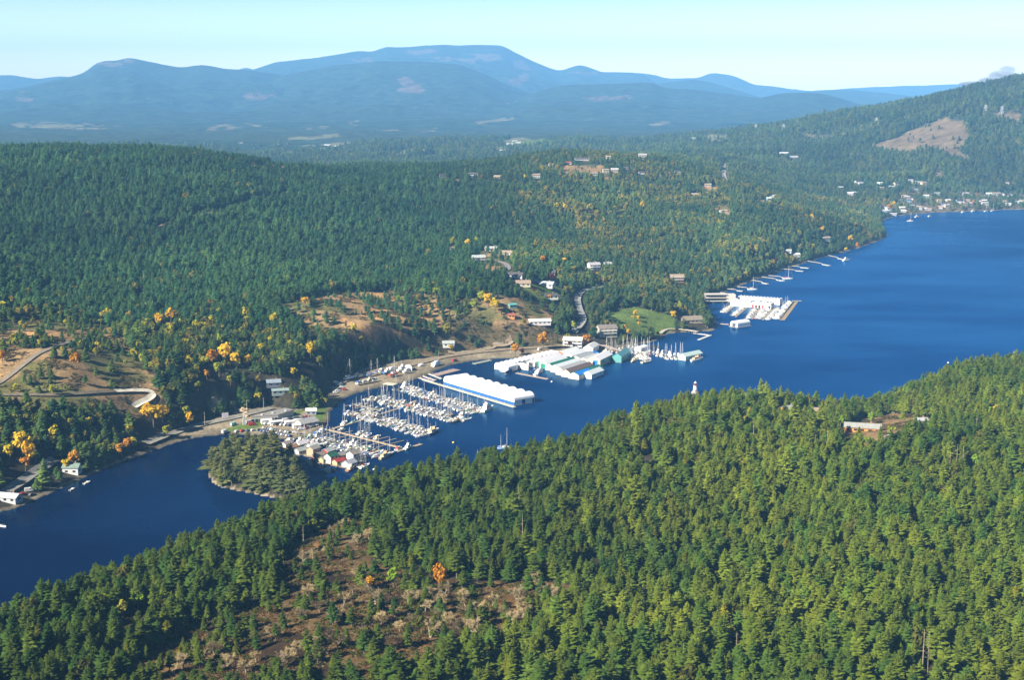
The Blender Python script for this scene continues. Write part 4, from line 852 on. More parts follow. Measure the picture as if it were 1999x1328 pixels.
kind('large_yacht', 'motorboat', [('hull', hull_mb(18, 5.0, 2.0, tr=.92, keel=.6).mesh('hull', M_GEL), 'hull'), ('cabin', house_loft(-6.0, 4.6, 2.1, 1.5, 2.0, 4.0, 1.6).mesh('cabin', PG), 'top'), ('upper_deck', house_loft(-4.6, 2.6, 1.8, 1.4, 4.0, 5.7, 1.5).mesh('upper_deck', PG), 'top'), ('flybridge', house_loft(-3.2, .6, 1.4, 1.1, 5.7, 6.4, .6).mesh('flybridge', PG), 'top'), ('mast', MB().tube((-2.5,0,6.3),(-2.8,0,8.6),.12,.06,5).box(-2.6,0,7.3,.5,1.6,.2).mesh('mast', M_METAL), 'top')])
kind('classic_ship', 'motorboat', [('hull', hull_mb(21, 5.2, 1.9, tr=.6, keel=.6).mesh('hull', M_GEL), 'hull'), ('bulwark', MB().loft([[(x*20.6,-b*2.5,1.9*s+.02),(x*20.6,b*2.5,1.9*s+.02),(x*20.6,b*2.5,1.9*s+.35),(x*20.6,-b*2.5,1.9*s+.35)] for x, b, s in ((-.5,.62,1.02),(-.3,.9,1),(0,.98,1),(.25,.78,1.08),(.4,.42,1.18),(.49,.08,1.28))]).mesh('bulwark', M_GEL), 'top'), ('cabin', house_loft(-6.5, 2.0, 1.7, 1.5, 2.25, 4.1, .4).mesh('cabin', PG), 'house'), ('wheelhouse', house_loft(.2, 3.6, 1.4, 1.2, 4.1, 5.9, .4).mesh('wheelhouse', PG), 'house'), ('funnel', MB().tube((-3,0,4.1),(-3.2,0,6.2),.6,.5,10).mesh('funnel', M_METAL), 'cover'), ('mast', MB().tube((5.2,0,2.3),(5.0,0,10),.14,.07,6).tube((5.2,0,3.4),(1.0,0,6.5),.07,.05,4).mesh('mast', M_METAL), 'mast')])
kind('ketch', 'sailboat', [('hull', hull_mb(12, 3.6, 1.15, tr=.6).mesh('hull', M_GEL), 'hull'), ('cabin', house_loft(-2.2, 2.4, 1.1, .75, 1.15, 1.8, .5).mesh('cabin', PG), 'top'), ('mast', mast_mb(15.5, 1.0).mesh('mast', M_METAL), 'mast'), ('mizzen_mast', MB().tube((-3.6,0,1.2),(-3.6,0,10.5),.11,.07,6).tube((-3.6,-.5,6),(-3.6,.5,6),.04,.04,4).mesh('mizzen_mast', M_METAL), 'mast'), ('boom', MB().tube((.9,0,2.4),(-3.0,0,2.3),.24,.16,6).tube((-3.7,0,2.2),(-6.0,0,2.1),.2,.14,6).mesh('boom', M_CLOTH), 'cover')])
WHITE = (.80,.78,.74); CREAM = (.72,.66,.52)
HULLS = [(WHITE,'white')]*11+[(CREAM,'cream')]*3+[((.03,.06,.20),'navy'),((.05,.16,.11),'green'),((.38,.06,.04),'red'),((.10,.22,.42),'blue'),((.05,.05,.06),'black')]
COVERS = [((.05,.13,.42),'blue'),((.05,.13,.42),'blue'),((.04,.22,.15),'green'),((.55,.45,.30),'tan'),((.60,.58,.54),'pale'),((.60,.58,.54),'pale'),((.62,.59,.52),'pale'),((.16,.04,.05),'maroon'),((.10,.11,.13),'grey')]
def boat(k, x, y, yaw, s=1.0, hull=None, cover=None, label='', group='', z=0.0, deck=None):
    cat, parts = BT[k]
    if hull is None: hull = random.choice(HULLS)[0]
    if cover is None: cover = random.choice(COVERS)[0]
    col = {'hull': jig(hull, .05), 'top': jig(deck or random.choice((WHITE,WHITE,CREAM)), .05), 'cover': jig(cover, .08), 'mast': (.62,.60,.56), 'dark': (.06,.06,.07), 'wood': (.30,.20,.12), 'house': (.62,.42,.22)}
    t = thing(k, label, cat, (x, y, z), yaw, group, s)
    for nm, me, ck in parts: link(nm, me, t, col[ck])
    return t
NAMES = {'sailboat':'sailboat','motor_yacht':'motor yacht','cabin_cruiser':'cabin cruiser','open_boat':'open runabout','trawler':'trawler'}
def dock_parts(t, A, B, w=2.0, fingers=(), z=.42, col=(.42,.34,.24)):
    ax, ay = A; bx, by = B; L = math.hypot(bx-ax, by-ay); yaw = math.atan2(by-ay, bx-ax)
    mb = MB().box(L/2, 0, z-.4, L, w, .4)
    for i in range(int(L/12)+1): mb.tube((min(i*12+1, L-.5), w*.45, -1.5), (min(i*12+1, L-.5), w*.45, z+1.1), .14, .14, 6)
    t.location = (ax, ay, 0); t.rotation_euler = (0, 0, yaw)
    link('walkway', mb.mesh('walkway', M_WOOD), t, jig(col, .08))
    fm = {}
    for (d, sg, fl) in fingers:
        key = (sg, round(fl, 1))
        if key not in fm: fm[key] = MB().box(0, sg*(w/2+fl/2), z-.36, .9, fl, .34).mesh('finger', M_WOOD)
        link('finger', fm[key], t, jig(col, .1), (d, 0, 0))
def dock_row(dname, p0, p1, sides=((1,None),(-1,None)), pitch=4.6, lens=(.75,1.08), mixk=(('sailboat',.5),('motor_yacht',.2),('cabin_cruiser',.22),('trawler',.08)), group='', skip=.04, dlabel='', start=3.0, z=.42, shore='shore'):
    A = at_z(*p0); B = at_z(*p1); L = math.hypot(B[0]-A[0], B[1]-A[1]); ux, uy = (B[0]-A[0])/L, (B[1]-A[1])/L
    t = thing('dock', dlabel, 'dock', group='floating docks')
    fingers = []
    for sg, _ in sides:
        vx, vy = -uy*sg, ux*sg; fs = 'far' if vy > 0 else 'near'
        d = start; n = 0; kk = 0
        while d < L-1.5:
            if kk % 2 == 0: fingers.append((d-pitch*.5, sg, 8.0))
            kk += 1
            if random.random() > skip:
                k = random.choices([m[0] for m in mixk], [m[1] for m in mixk])[0]
                s = random.uniform(*lens)*(.92 if k == 'trawler' else 1)
                bl = {'sailboat':10,'motor_yacht':10,'cabin_cruiser':9,'open_boat':7,'trawler':11}[k]*s
                off = 1.4+bl/2+random.uniform(0, .5)
                hc, hn = random.choice(HULLS); cc_, cn_ = random.choice(COVERS)
                n += 1
                extra = f', {cn_} sail cover' if k == 'sailboat' else f' with {cn_} canvas' if k in ('motor_yacht','cabin_cruiser') else ''
                lab = f'{hn} {NAMES[k]}{extra}, {ORD[n-1]} from {shore}, {fs} side of {dname}'
                a = math.atan2(vy, vx)+(0 if random.random() < .6 else math.pi)+random.gauss(0, .025)
                boat(k, A[0]+ux*d+vx*off, A[1]+uy*d+vy*off, a, (s, s, s*random.uniform(.92,1.12)), hc, cc_, lab, group, deck=None)
            d += pitch*random.uniform(.9, 1.12)
    dock_parts(t, A, B, 2.0, fingers[:98], z)
MG = 'boats moored in the main marina'
dock_row('dock by white shed', (784,758), (940,807), group=MG, dlabel='long boat lined dock nearest the white and blue boat shed')
dock_row('second dock from shed', (727,777), (906,824), group=MG, dlabel='long boat lined dock, second from the white and blue boat shed')
dock_row('third dock from shed', (690,805), (838,851), group=MG, dlabel='long boat lined dock, third from the white and blue boat shed')
dock_row('dock by float homes', (604,856), (756,893), group=MG, dlabel='boat lined dock between the float homes and the finger dock')
dock_row('short inner dock', (692,790), (744,803), sides=((1,None),(-1,None)), pitch=6.5, lens=(.6,.8), skip=.25, group=MG, dlabel='short dock with small boats near the lawn', mixk=(('sailboat',.3),('open_boat',.3),('cabin_cruiser',.4)))
def yaw_px(p, q, z=0):
    a = at_z(*p, z); b_ = at_z(*q, z); return math.atan2(b_[1]-a[1], b_[0]-a[0])
def boat_px(k, px, py, q, s, hull, cover, label, group=MG, deck=None):
    x, y = at_z(px, py); return boat(k, x, y, yaw_px((px,py), q), s, hull, cover, label, group, deck=deck)
NAVY = (.03,.06,.20); TAN = (.55,.45,.30); BLU = (.05,.13,.42); GRN = (.04,.22,.15)
boat_px('large_yacht', 952, 801, (964,796), 1.0, WHITE, TAN, 'big white three deck motor yacht at the outer end of the marina dock')
boat_px('large_yacht', 792, 756, (803,752), .75, WHITE, BLU, 'white two deck motor yacht at the inner end beside the canopy gangway')
boat_px('classic_ship', 846, 846, (860,839), .85, (.04,.05,.09), GRN, 'dark hulled old ship at the end of the third marina dock', deck=WHITE)
boat_px('motor_yacht', 903, 814, (912,809), 1.25, WHITE, TAN, 'white motor yacht closing the end of the second marina dock')
boat_px('classic_ship', 752, 893, (766,886), .75, (.55,.42,.22), TAN, 'varnished wooden ship at the outer end of the dock by the float homes', deck=CREAM)
boat_px('sailboat', 672, 828, (680,822), 1.2, WHITE, WHITE, 'white sailboat alone on the walkway below the lawn')
boat_px('sailboat', 689, 825, (697,820), .85, (.25,.5,.42), GRN, 'small pale green sailboat beside the crosswise walkway')
boat_px('sailboat', 703, 847, (711,843), 1.05, WHITE, WHITE, 'left one of three white sailboats on the finger dock')
boat_px('sailboat', 712, 851, (720,847), 1.05, WHITE, TAN, 'middle one of three white sailboats on the finger dock')
boat_px('sailboat', 720, 851, (728,847), .95, WHITE, BLU, 'right one of three white sailboats on the finger dock')
boat_px('cabin_cruiser', 737, 856, (746,852), 1.0, WHITE, TAN, 'white cabin cruiser alone between bare fingers of the finger dock')
boat_px('open_boat', 666, 839, (674,836), 1.0, WHITE, TAN, 'small white runabout at the shore end of the finger dock')
boat_px('cabin_cruiser', 778, 878, (786,874), 1.0, WHITE, (.4,.05,.04), 'white and red cabin cruiser at the end float of the finger dock')
boat_px('trawler', 796, 876, (806,871), .9, (.45,.60,.62), BLU, 'pale blue work boat at the end float of the finger dock')
for i, (px, py) in enumerate([(629,845),(618,850),(606,856),(594,861),(585,866)]):
    boat_px(('motor_yacht','cabin_cruiser','motor_yacht','sailboat','trawler')[i], px, py, (px+11, py-5), (1.1,1.2,1.0,1.0,1.0)[i], WHITE, COVERS[i][0], f'white boat moored along the shore walkway by the parking lot, {ORD[i]} from the gangway')
# docks without a full row
def dock_px(p0, p1, label, w=2.0, fingers=(), col=(.42,.34,.24), z=.42, name='dock', cat='dock'):
    t = thing(name, label, cat, group='floating docks'); dock_parts(t, at_z(*p0), at_z(*p1), w, fingers, z, col); return t
A_, B_ = at_z(641,840), at_z(786,876); Lf = math.hypot(B_[0]-A_[0], B_[1]-A_[1])
dock_px((641,840), (786,876), 'half empty finger dock with bare slips between two boat rows', 2.2, [(8+i*8.4, 1, 15 if i > 3 else 9) for i in range(int((Lf-10)/8.4))]+[(8+i*8.4, -1, 10) for i in range(int((Lf-10)/8.4))], (.46,.36,.25))
dock_px((776,882), (823,868), 'short cross float at the outer end of the finger dock', 3.0)
dock_px((650,838), (709,820), 'wide brown walkway running from the lawn point to the third dock', 3.0)
dock_px((709,820), (776,799), 'walkway joining the third and second marina docks', 2.6)
dock_px((776,799), (812,783), 'walkway joining the second and first marina docks', 2.6)
dock_px((636,840), (578,867), 'pale walkway along the shore below the parking lot', 2.4, col=(.55,.50,.40))
dock_px((556,880), (712,915), 'narrow float in front of the float homes', 2.0)
# ------------------------------------------------------------------ long blue and white boat shed
def barrel(L, W, h, rise, n=10):
    """one bay: an arch of span L along x, its axis along y, width W"""
    pr = [(-L/2,0)]+[(-L/2*math.cos(math.pi*i/n), h-.0+rise*math.sin(math.pi*i/n)**.85) for i in range(n+1)]+[(L/2,0)]
    roof = MB().loft([[(x,-W/2,z) for x, z in pr],[(x,W/2,z) for x, z in pr]], close=False, caps=False)
    ends = MB()
    for y, o in ((-W/2+.05,1),(W/2-.05,-1)): ends.add([(x,y,z) for x, z in pr], [tuple(range(len(pr)))[::o]])
    return roof, ends
def arched_shed(p0, p1, W, bays, h, rise, label, band=None, back=1, roofcol=(.82,.81,.80), endcol=(.80,.79,.77), doors=(), front_open=False, name='boat_shed', z=.3):
    A = at_z(*p0); B = at_z(*p1); L = math.hypot(B[0]-A[0], B[1]-A[1]); yaw = math.atan2(B[1]-A[1], B[0]-A[0])
    t = thing(name, label, 'boat shed', (A[0], A[1], 0), yaw); bl = L/bays; sg = back
    link('float', MB().box(L/2, sg*W/2, 0, L+.6, W+.6, z).mesh('float', M_WOOD), t, (.3,.27,.22))
    r, e = barrel(bl, W, h, rise); rm, em = r.mesh('roof_bay', M_CLOTH), e.mesh('end_wall', M_CLOTH)
    for i in range(bays):
        link('roof_bay', rm, t, jig(roofcol, .015), (bl*(i+.5), sg*W/2, z)); link('end_wall', em, t, jig(endcol, .015), (bl*(i+.5), sg*W/2, z))
    if band:
        for i in range(bays): link('wall_panel', MB().box(bl*(i+.5), sg*-.04, z+.02, bl-.12, .12, h*.62).mesh('wall_panel', M_PAINT), t, jig(band, .06))
    for (i, dc) in doors: link('door', MB().box(bl*(i+.5), sg*-.08, z+.02, bl*.62, .14, h*.95).mesh('door', M_PAINT), t, dc)
    return t, L
BL = (.03,.12,.34)
sh, L_ = arched_shed((866,752), (1004,793), 21, 9, 4.3, 4.2, 'long white arched boat shed with a blue base in nine bays', band=BL)
link('door', MB().box(L_+.06, 9.5, .3, .14, 3.2, 4.2).box(L_+.06, 19.6, .3, .14, 1.8, 3.8).mesh('door', M_PAINT), sh, (.02,.05,.16))
link('end_band', MB().box(L_*5/9+.1, 3.5, 4.9, .1, 7.2, 1.4).mesh('end_band', M_PAINT), sh, BL)
dock_px((826,742), (1005,796), 'long pale walkway along the front of the arched boat shed', 3.2, col=(.62,.56,.42))
for i, (p0, p1) in enumerate([((818,739),(846,747)),((824,735),(850,744)),((834,730),(862,741))]): dock_px(p0, p1, ('lowest','middle','topmost')[i]+' of three pale gangways from the shore to the boat shed', 2.2, col=(.60,.56,.46), z=.7)
dock_px((850,733), (892,722), 'pile of old floats and planks behind the boat shed', 9, col=(.36,.28,.22)); dock_px((925,711), (958,704), 'grey log float lying along the beach', 5, col=(.42,.38,.32))
# small white canopy on posts over the gangway
cx_, cy_ = at_z(762,764); t = thing('gangway_canopy', 'flat cream canopy on tall posts above the inner boats', 'canopy', (cx_, cy_, 0), -.5)
link('roof', MB().box(0,0,6.2,11,7,.5).mesh('roof', M_PAINT), t, (.66,.58,.42))
pm = MB().tube((0,0,-1),(0,0,6.2),.18,.18,6).mesh('post', M_METAL)
for a, b_ in ((-5,-3),(5,-3),(-5,3),(5,3)): link('post', pm, t, (.5,.48,.44), (a,b_,0))
# ------------------------------------------------------------------ boathouses with gable roofs
def boathouse(p0, p1, W, h, rise, roofc, wallc, label, doorc=None, two=None, group='floating boathouses', door_end=-1, name='boathouse'):
    """p0 to p1: the centre line of the floor from the near gable to the far gable"""
    A = at_z(*p0); B = at_z(*p1); L = math.hypot(B[0]-A[0], B[1]-A[1]); yaw = math.atan2(B[1]-A[1], B[0]-A[0])
    t = thing(name, label, 'boathouse', ((A[0]+B[0])/2, (A[1]+B[1])/2, 0), yaw, group)
    link('float', MB().box(0,0,-.1,L+.8,W+.8,.4).mesh('float', M_WOOD), t, (.26,.23,.20))
    link('wall', MB().gwall(0,0,.3,L,W,h,rise).mesh('wall', M_PAINT), t, jig(wallc, .04))
    link('roof', MB().gable(0,0,.3+h,L,W,rise).mesh('roof', M_METAL), t, jig(roofc, .03))
    if two: link('roof_panel', MB().add([(-L/2-.3,-W/2-.35,h+.62-.35*rise/(W/2)),(-L/2+L*two[0],-W/2-.35,h+.62-.35*rise/(W/2)),(-L/2+L*two[0],-.5,h+rise+.62-.5*rise/(W/2)),(-L/2-.3,-.5,h+rise+.62-.5*rise/(W/2))], [(0,1,2,3)]).mesh('roof_panel', M_METAL), t, two[1])
    if doorc: link('door', MB().box(door_end*(L/2+.04),0,.35,.12,W*.55,h*.88).mesh('door', M_PAINT), t, doorc)
    wmb = MB()
    for x in (-.25,.2): wmb.box(L*x, -W/2-.03, h*.5, 1.5, .1, .9)
    link('window', wmb.mesh('window', M_GLASS), t)
    return t
W1 = (.80,.79,.77); W2 = (.66,.60,.46); GY = (.42,.43,.43); TEAL = (.13,.36,.36); DG = (.02,.17,.11); BB = (.02,.20,.62)
bhs = [((1120,741),(1168,726),11,4.0,2.4,DG,W2,'cream boathouse with green and bright blue roof at the front corner',None,(.55,BB)),
 ((1146,740),(1170,731),9,4.0,2.6,W1,W1,'white roofed boathouse beside the green and blue roofed one',None,None),
 ((1104,737),(1150,722),9,4.6,2.6,(.20,.13,.10),W2,'cream boathouse with a brown and grey roof behind the green roofed one',None,None),
 ((1092,733),(1140,718),8,4.6,2.6,(.55,.54,.52),W2,'cream boathouse with a pale grey roof, second behind the green roofed one',None,None),
 ((1082,728),(1128,714),8,4.6,2.4,W1,W2,'long white roofed boathouse, third behind the green roofed one',None,None),
 ((1072,724),(1118,710),8,4.2,2.2,DG,W1,'boathouse with a dark green roof in the middle of the cluster',None,None),
 ((1060,720),(1100,708),9,4.6,2.4,W1,GY,'white roofed boathouse with grey walls left of the cluster centre',(.03,.28,.16),None),
 ((1050,716),(1088,704),10,5.2,2.6,W1,(.55,.55,.54),'big white roofed boathouse with a long ridge above the sailing floats',(.03,.28,.16),None),
 ((1036,716),(1052,709),8,4.0,2.0,W1,W1,'small white boathouse with an open dark bay behind the covered boats',(.06,.06,.07),None),  # open bay's inside shade put in as a dark door panel
 ((1094,702),(1124,693),11,5.4,2.6,W1,(.40,.20,.10),'white roofed boathouse with rusty walls and a blue door',BB,None),
 ((1108,705),(1136,696),10,5.0,2.4,W1,W1,'white boathouse with a black arched door near the beach',(.03,.03,.04),None),
 ((1124,710),(1152,700),9,5.0,2.2,GY,W2,'grey roofed boathouse with a bright blue door in the cluster centre',BB,None),
 ((1138,714),(1166,704),9,5.0,2.2,(.60,.60,.58),W2,'pale grey roofed boathouse right of the cluster centre',(.04,.04,.05),None),
 ((1140,704),(1162,697),8,4.0,1.8,BB,W1,'low boathouse with a bright blue roof behind the cluster',None,None),
 ((1148,716),(1178,703),9,4.8,2.2,W1,W2,'white roofed boathouse with a long cream side wall',None,None),
 ((1160,716),(1184,704),12,6.4,2.6,W1,(.50,.44,.34),'tall white roofed boathouse with a bright blue end door on the right',BB,None),
 ((1148,690),(1160,682),10,5.0,2.4,(.70,.68,.64),W1,'white shed with a grey ridge behind the cluster near the building',None,None),
 ((1204,708),(1222,697),9,5.6,3.0,TEAL,TEAL,'teal painted boathouse standing apart on the right',None,None)]
for p0, p1, w, h, r, rc, wc, lab, dc, two in bhs: boathouse(p0, p1, w, h, r, rc, wc, lab, dc, two)
arched_shed((983,724), (1096,697), 11, 13, 3.4, 2.2, 'row of thirteen small white arched boat sheds below the beach', back=1)
boathouse((984,727), (1003,721), 9, 4.6, 1.6, W1, W1, 'white boathouse with a dark blue side panel at the left end of the row', None, None)
bx_, by_ = at_z(993,729); t = thing('blue_panel_float', 'dark blue tarpaulin screen on a float below the white boathouse', 'float', (bx_, by_, 0), yaw_px((984,731),(1003,724)))
link('screen', MB().box(0,0,.3,12,.5,2.6).mesh('screen', M_CLOTH), t, (.03,.08,.28)); link('float', MB().box(0,0,-.1,13,2.4,.4).mesh('float', M_WOOD), t, (.3,.26,.2))
def wrapped(px, py, q, s, label, z=None, group='boats under white covers'):
    if z is None: x, y = at_z(px, py); zz = 0
    else: x, y, zz = z
    t = thing('covered_boat', label, 'covered boat', (x, y, zz), yaw_px((px,py), q), group, s)
    link('hull', BT['motor_yacht'][1][0][1], t, WHITE)
    n = 9; rg = []
    for xx, w_, hh in ((-4.9,1.5,2.6),(-2,1.75,3.4),(1.5,1.65,3.5),(3.8,.95,2.8),(4.9,.25,2.0)):
        rg.append([(xx, -w_*math.cos(math.pi*i/(n-1)), 1.1+(hh-1.1)*math.sin(math.pi*i/(n-1))) for i in range(n)])
    link('cover', MB().loft(rg, close=False).mesh('cover', M_CLOTH, True), t, (.82,.81,.80)); return t
wrapped(1021,721,(1036,725),1.7,'large boat under a white cover beside the white boathouse row')
wrapped(1053,728,(1066,723),1.2,'smaller boat under a white cover on the brown float')
boat_px('open_boat', 1044, 734, (1036,730), 1.3, WHITE, TAN, 'white open boat with a wooden deck beside the covered boats', 'boats around the floating boathouses')
boat_px('sailboat', 1046, 722, (1058,717), .9, NAVY, BLU, 'sailboat with blue canvas between the covered boats and boathouses', 'boats around the floating boathouses')
dock_px((1008,729), (1070,741), 'brown float in front of the boats under white covers', 3.0)
# right group of the second marina
SG = 'boats moored in the second marina'
mk = (('sailboat',.55),('motor_yacht',.15),('cabin_cruiser',.2),('trawler',.1))
dock_row('dock below pier', (1176,686), (1268,690), pitch=4.1, group=SG, dlabel='inner dock of the second marina below the pier', mixk=mk, skip=.1)
dock_row('dock by teal boathouse', (1226,702), (1268,697), pitch=4.0, group=SG, dlabel='short dock right of the teal boathouse', mixk=mk, skip=.1)
dock_row('middle connecting dock', (1258,690), (1304,693), pitch=4.4, group=SG, dlabel='connecting dock in the middle of the second marina', mixk=mk, skip=.1, sides=((1,None),(-1,None)))
dock_row('rear dock under pier', (1212,680), (1262,682), pitch=4.2, group=SG, dlabel='rear dock of the second marina close under the grey pier', mixk=mk, skip=.08)
dock_row('outer right dock', (1294,698), (1338,698), pitch=4.1, group=SG, dlabel='outer dock of the second marina at the right', mixk=(('sailboat',.75),('motor_yacht',.15),('trawler',.1)), skip=.02, lens=(.9,1.2))
boathouse((1331,704), (1364,697), 9, 4.0, 2.4, (.50,.60,.56), (.50,.62,.60), 'long boathouse with a pale green roof at the outer right end', (.45,.62,.60))
boat_px('classic_ship', 1361, 704, (1376,701), .85, WHITE, TAN, 'long white passenger boat with dark windows at the outer right end', SG, WHITE)
boat_px('classic_ship', 1238, 706, (1248,703), .5, (.5,.3,.08), TAN, 'orange varnished wooden boat right of the teal boathouse', SG, CREAM)
boat_px('sailboat', 1262, 708, (1274,706), 1.3, CREAM, TAN, 'cream hulled schooner lying outermost right of the teal boathouse', SG)
boathouse((1245,688), (1258,684), 7, 4.2, 1.4, W1, W1, 'small white floating shed among the masts of the inner dock', None)
# ------------------------------------------------------------------ roads, laid over the ground
def road_mat(name, col):
    m, nt, b = mat(name, rough=.95, spec=.1); g = ramp(nt, noise(nt, .3, 5), .3, .7, .75, 1.2)
    cc = nt.nodes.new('ShaderNodeCombineColor')
    for i in range(3): nt.links.new(g, cc.inputs[i])
    nt.links.new(mixc(nt, 1.0, col, cc.outputs[0], 'MULTIPLY'), b.inputs['Base Color']); return m
for nm, (pp, w, col) in ROADS_PX.items():
    pts = smooth_line([(p[0], p[1]) for p in ROADS[nm]], 3)
    vs = []
    for i, p in enumerate(pts):
        a = pts[max(i-1, 0)]; b_ = pts[min(i+1, len(pts)-1)]; d = math.hypot(b_[0]-a[0], b_[1]-a[1])+1e-6; nxv, nyv = -(b_[1]-a[1])/d, (b_[0]-a[0])/d
        for k_ in range(5): vs.append((p[0]+nxv*w*(k_/4-.5), p[1]+nyv*w*(k_/4-.5)))
    va = np.array(vs); zz = ground(va[:,0], va[:,1]).reshape(-1, 5); zz = np.maximum(zz, zz.mean(1, keepdims=True)-.2)+.8
    n = len(pts); mb = MB(); mb.add([(va[i,0], va[i,1], zz.ravel()[i]) for i in range(len(va))], [(r*5+k_, r*5+k_+1, r*5+k_+6, r*5+k_+5) for r in range(n-1) for k_ in range(4)])
    tag(link('road', mb.mesh('road', road_mat('road_surface', col))), kind='structure')
# ------------------------------------------------------------------ houses
def house(x, y, z, L, W, st_, wall, roof, label, yaw=0, group=None, detail=2, name='house', hip=False):
    h = 2.9*st_; t = thing(name, label, 'house', (x, y, z), yaw, group); rise = W*.24
    wo_ = link('wall', MB().gwall(0,0,-1.5,L,W,h+1.5,rise).mesh('wall', M_PAINT), t, wall)
    ro = link('roof', MB().gable(0,0,h,L,W,rise,.6).mesh('roof', M_ROOF), t, roof)
    if detail > 0:
        wm = MB()
        for s in range(int(round(st_))):
            k = max(2, int(L/4.2))
            for i in range(k):
                wm2 = MB().box(-L/2+(i+.5)*L/k, -W/2-.04, .9+2.9*s, min(1.9, L/k*.55), .12, 1.3)
                if detail > 1: link('window', wm2.mesh('window', M_GLASS), t)
                else: wm.add(wm2.v, wm2.f)
        if detail == 1: link('window', wm.mesh('window', M_GLASS), t)
        wm3 = MB().box(L/2+.04, 0, .9, .12, W*.4, 1.3); link('window', wm3.mesh('window', M_GLASS), t)
    if detail > 1:
        link('door', MB().box(-L/2-.04, W*.1, 0, .12, 1.0, 2.1).mesh('door', M_PAINT), t, (.20,.12,.08))
        link('chimney', MB().box(L*.22, W*.12, h+rise*.4, .9, .9, rise*.6+1.2).mesh('chimney', M_ROOF), ro, (.30,.22,.18))
    if st_ >= 2 and detail > 0:
        bm_ = MB()
        for s in range(1, int(st_)+1): bm_.box(0, -W/2-1.0, 2.9*s-.25, L*.9, 2.0, .2).box(0, -W/2-1.95, 2.9*s+.7, L*.9, .08, .12)
        link('balcony', bm_.mesh('balcony', M_PAINT), t, (.72,.70,.66))
    return t
random.seed(5)
for j, h in enumerate(H_MID):
    p = hit(h[0], h[1]); house(*p, h[2], h[3], h[4], jig(h[5], .03), jig(h[6], .05), h[7], random.uniform(-.35,.5) if j not in (13,16) else .25, 'houses of the hillside')
cnt = {}
cwn = {id(WHT):'white', id(CRM):'cream', id(GRY):'grey', id(TNR):'tan', id(BRN):'brown', id(RDR):'red roofed'}
H_TOP.sort(key=lambda h: h[0])
hn = [(cwn.get(id(h[5]), 'dark blue'), 'long' if h[2] > 17 else 'tall' if h[4] > 2 else 'two storey' if h[4] == 2 else 'small' if h[2] < 13 else 'low') for h in H_TOP]
for i, h in enumerate(H_TOP):
    same = [k for k in range(len(hn)) if hn[k] == hn[i]]; p = hit(h[0], h[1])
    lab = f'{hn[i][1]} {hn[i][0]} house among the trees of the hilltop' + ('' if len(same) == 1 else f', {ORD[same.index(i)]} from left')
    house(*p, h[2]*.78, h[3]*.8, h[4]*.9, jig((.50,.48,.44) if h[5] is RDR or h[5] is WHT else tuple(v*.8 for v in h[5]), .06), jig(RDR if h[5] is RDR else random.choice((TNR, GRY, TNR, DKR)), .08), lab, random.uniform(-.3,.4), 'houses on the hilltop', 1)
H_VIL.sort(); vk = []
for px, py in H_VIL:
    z_ = 'on the far wooded shore' if px < 1715 else ('on the village shore' if py > 397 else 'on the slope above the village')
    wc, wn_ = random.choice([(WHT,'white')]*5+[(CRM,'cream')]*3+[(GRY,'grey')]*2+[(RDR,'brick red'),(BRN,'brown'),((.25,.42,.50),'pale blue')]); rc, rn_ = random.choice([(GRY,'grey'),(TNR,'tan'),(DKR,'dark'),(WHT,'white')])
    vk.append((px, py, wc, rc, f'{wn_} house with a {rn_} roof {z_}'))
cnt = {}
for px, py, wc, rc, lab in vk:
    tot_ = sum(1 for v in vk if v[4] == lab); n_ = cnt[lab] = cnt.get(lab, 0)+1; p = hit(px, py)
    house(*p, random.uniform(9,15), random.uniform(7,9), random.choice((.9,.9,1.7)), jig(tuple(v*.82 for v in wc), .08), jig(rc, .08), lab+('' if tot_ == 1 else f', {ORD[n_-1]} from left'), random.uniform(-.5,.5), 'houses of the lakeside village', 1)
H_VAL.sort()
for i, (px, py) in enumerate(H_VAL):
    p = hit(px, py); house(*p, random.uniform(16,30), 10, .9, (.5,.48,.45), random.choice((WHT,GRY,WHT)), f'pale farm building in the hazy valley, {ORD[i]} from left', random.uniform(-.4,.4), 'farm buildings in the hazy valley', 0, 'farm_building')
for j, h in enumerate(H_NEAR):
    p = hit(h[0], h[1]); house(*p, h[2], h[3], h[4], jig(h[5], .03), h[6], h[7], (-.28,.4,-.2,.1)[j], 'houses on the foreground ridge')
# ------------------------------------------------------------------ float homes
def float_home(px, py, L, W, st_, wall, roof, label, yaw=0):
    x, y = at_z(px, py); t = thing('float_home', label, 'float home', (x, y, 0), yaw, 'float homes at the marina'); h = 2.7*st_; rise = W*.3
    link('float', MB().box(0,0,-.3,L+3,W+3,.75).mesh('float', M_WOOD), t, (.28,.22,.16))
    link('wall', MB().gwall(0,0,.45,L,W,h,rise).mesh('wall', M_PAINT), t, jig(wall, .04)); link('roof', MB().gable(0,0,.45+h,L,W,rise,.5).mesh('roof', M_ROOF), t, jig(roof, .05))
    for s in range(int(math.ceil(st_))):
        for xx in (-.28, .25): link('window', MB().box(L*xx, -W/2-.04, 1.4+2.7*s, 1.6, .12, 1.1).mesh('window', M_GLASS), t)
    link('door', MB().box(0, -W/2-.05, .46, 1.0, .12, 2.0).mesh('door', M_PAINT), t, (.25,.14,.08))
    rail = MB()
    for a in (-1, 1): rail.box(0, a*(W/2+1.35), 1.3, L+2.6, .08, .08); [rail.box(k_*(L/2+1.3), a*(W/2+1.35), .45, .08, .08, .9) for k_ in (-1, 1)]
    link('railing', rail.mesh('railing', M_WOOD), t, (.5,.42,.32))
YW = .93
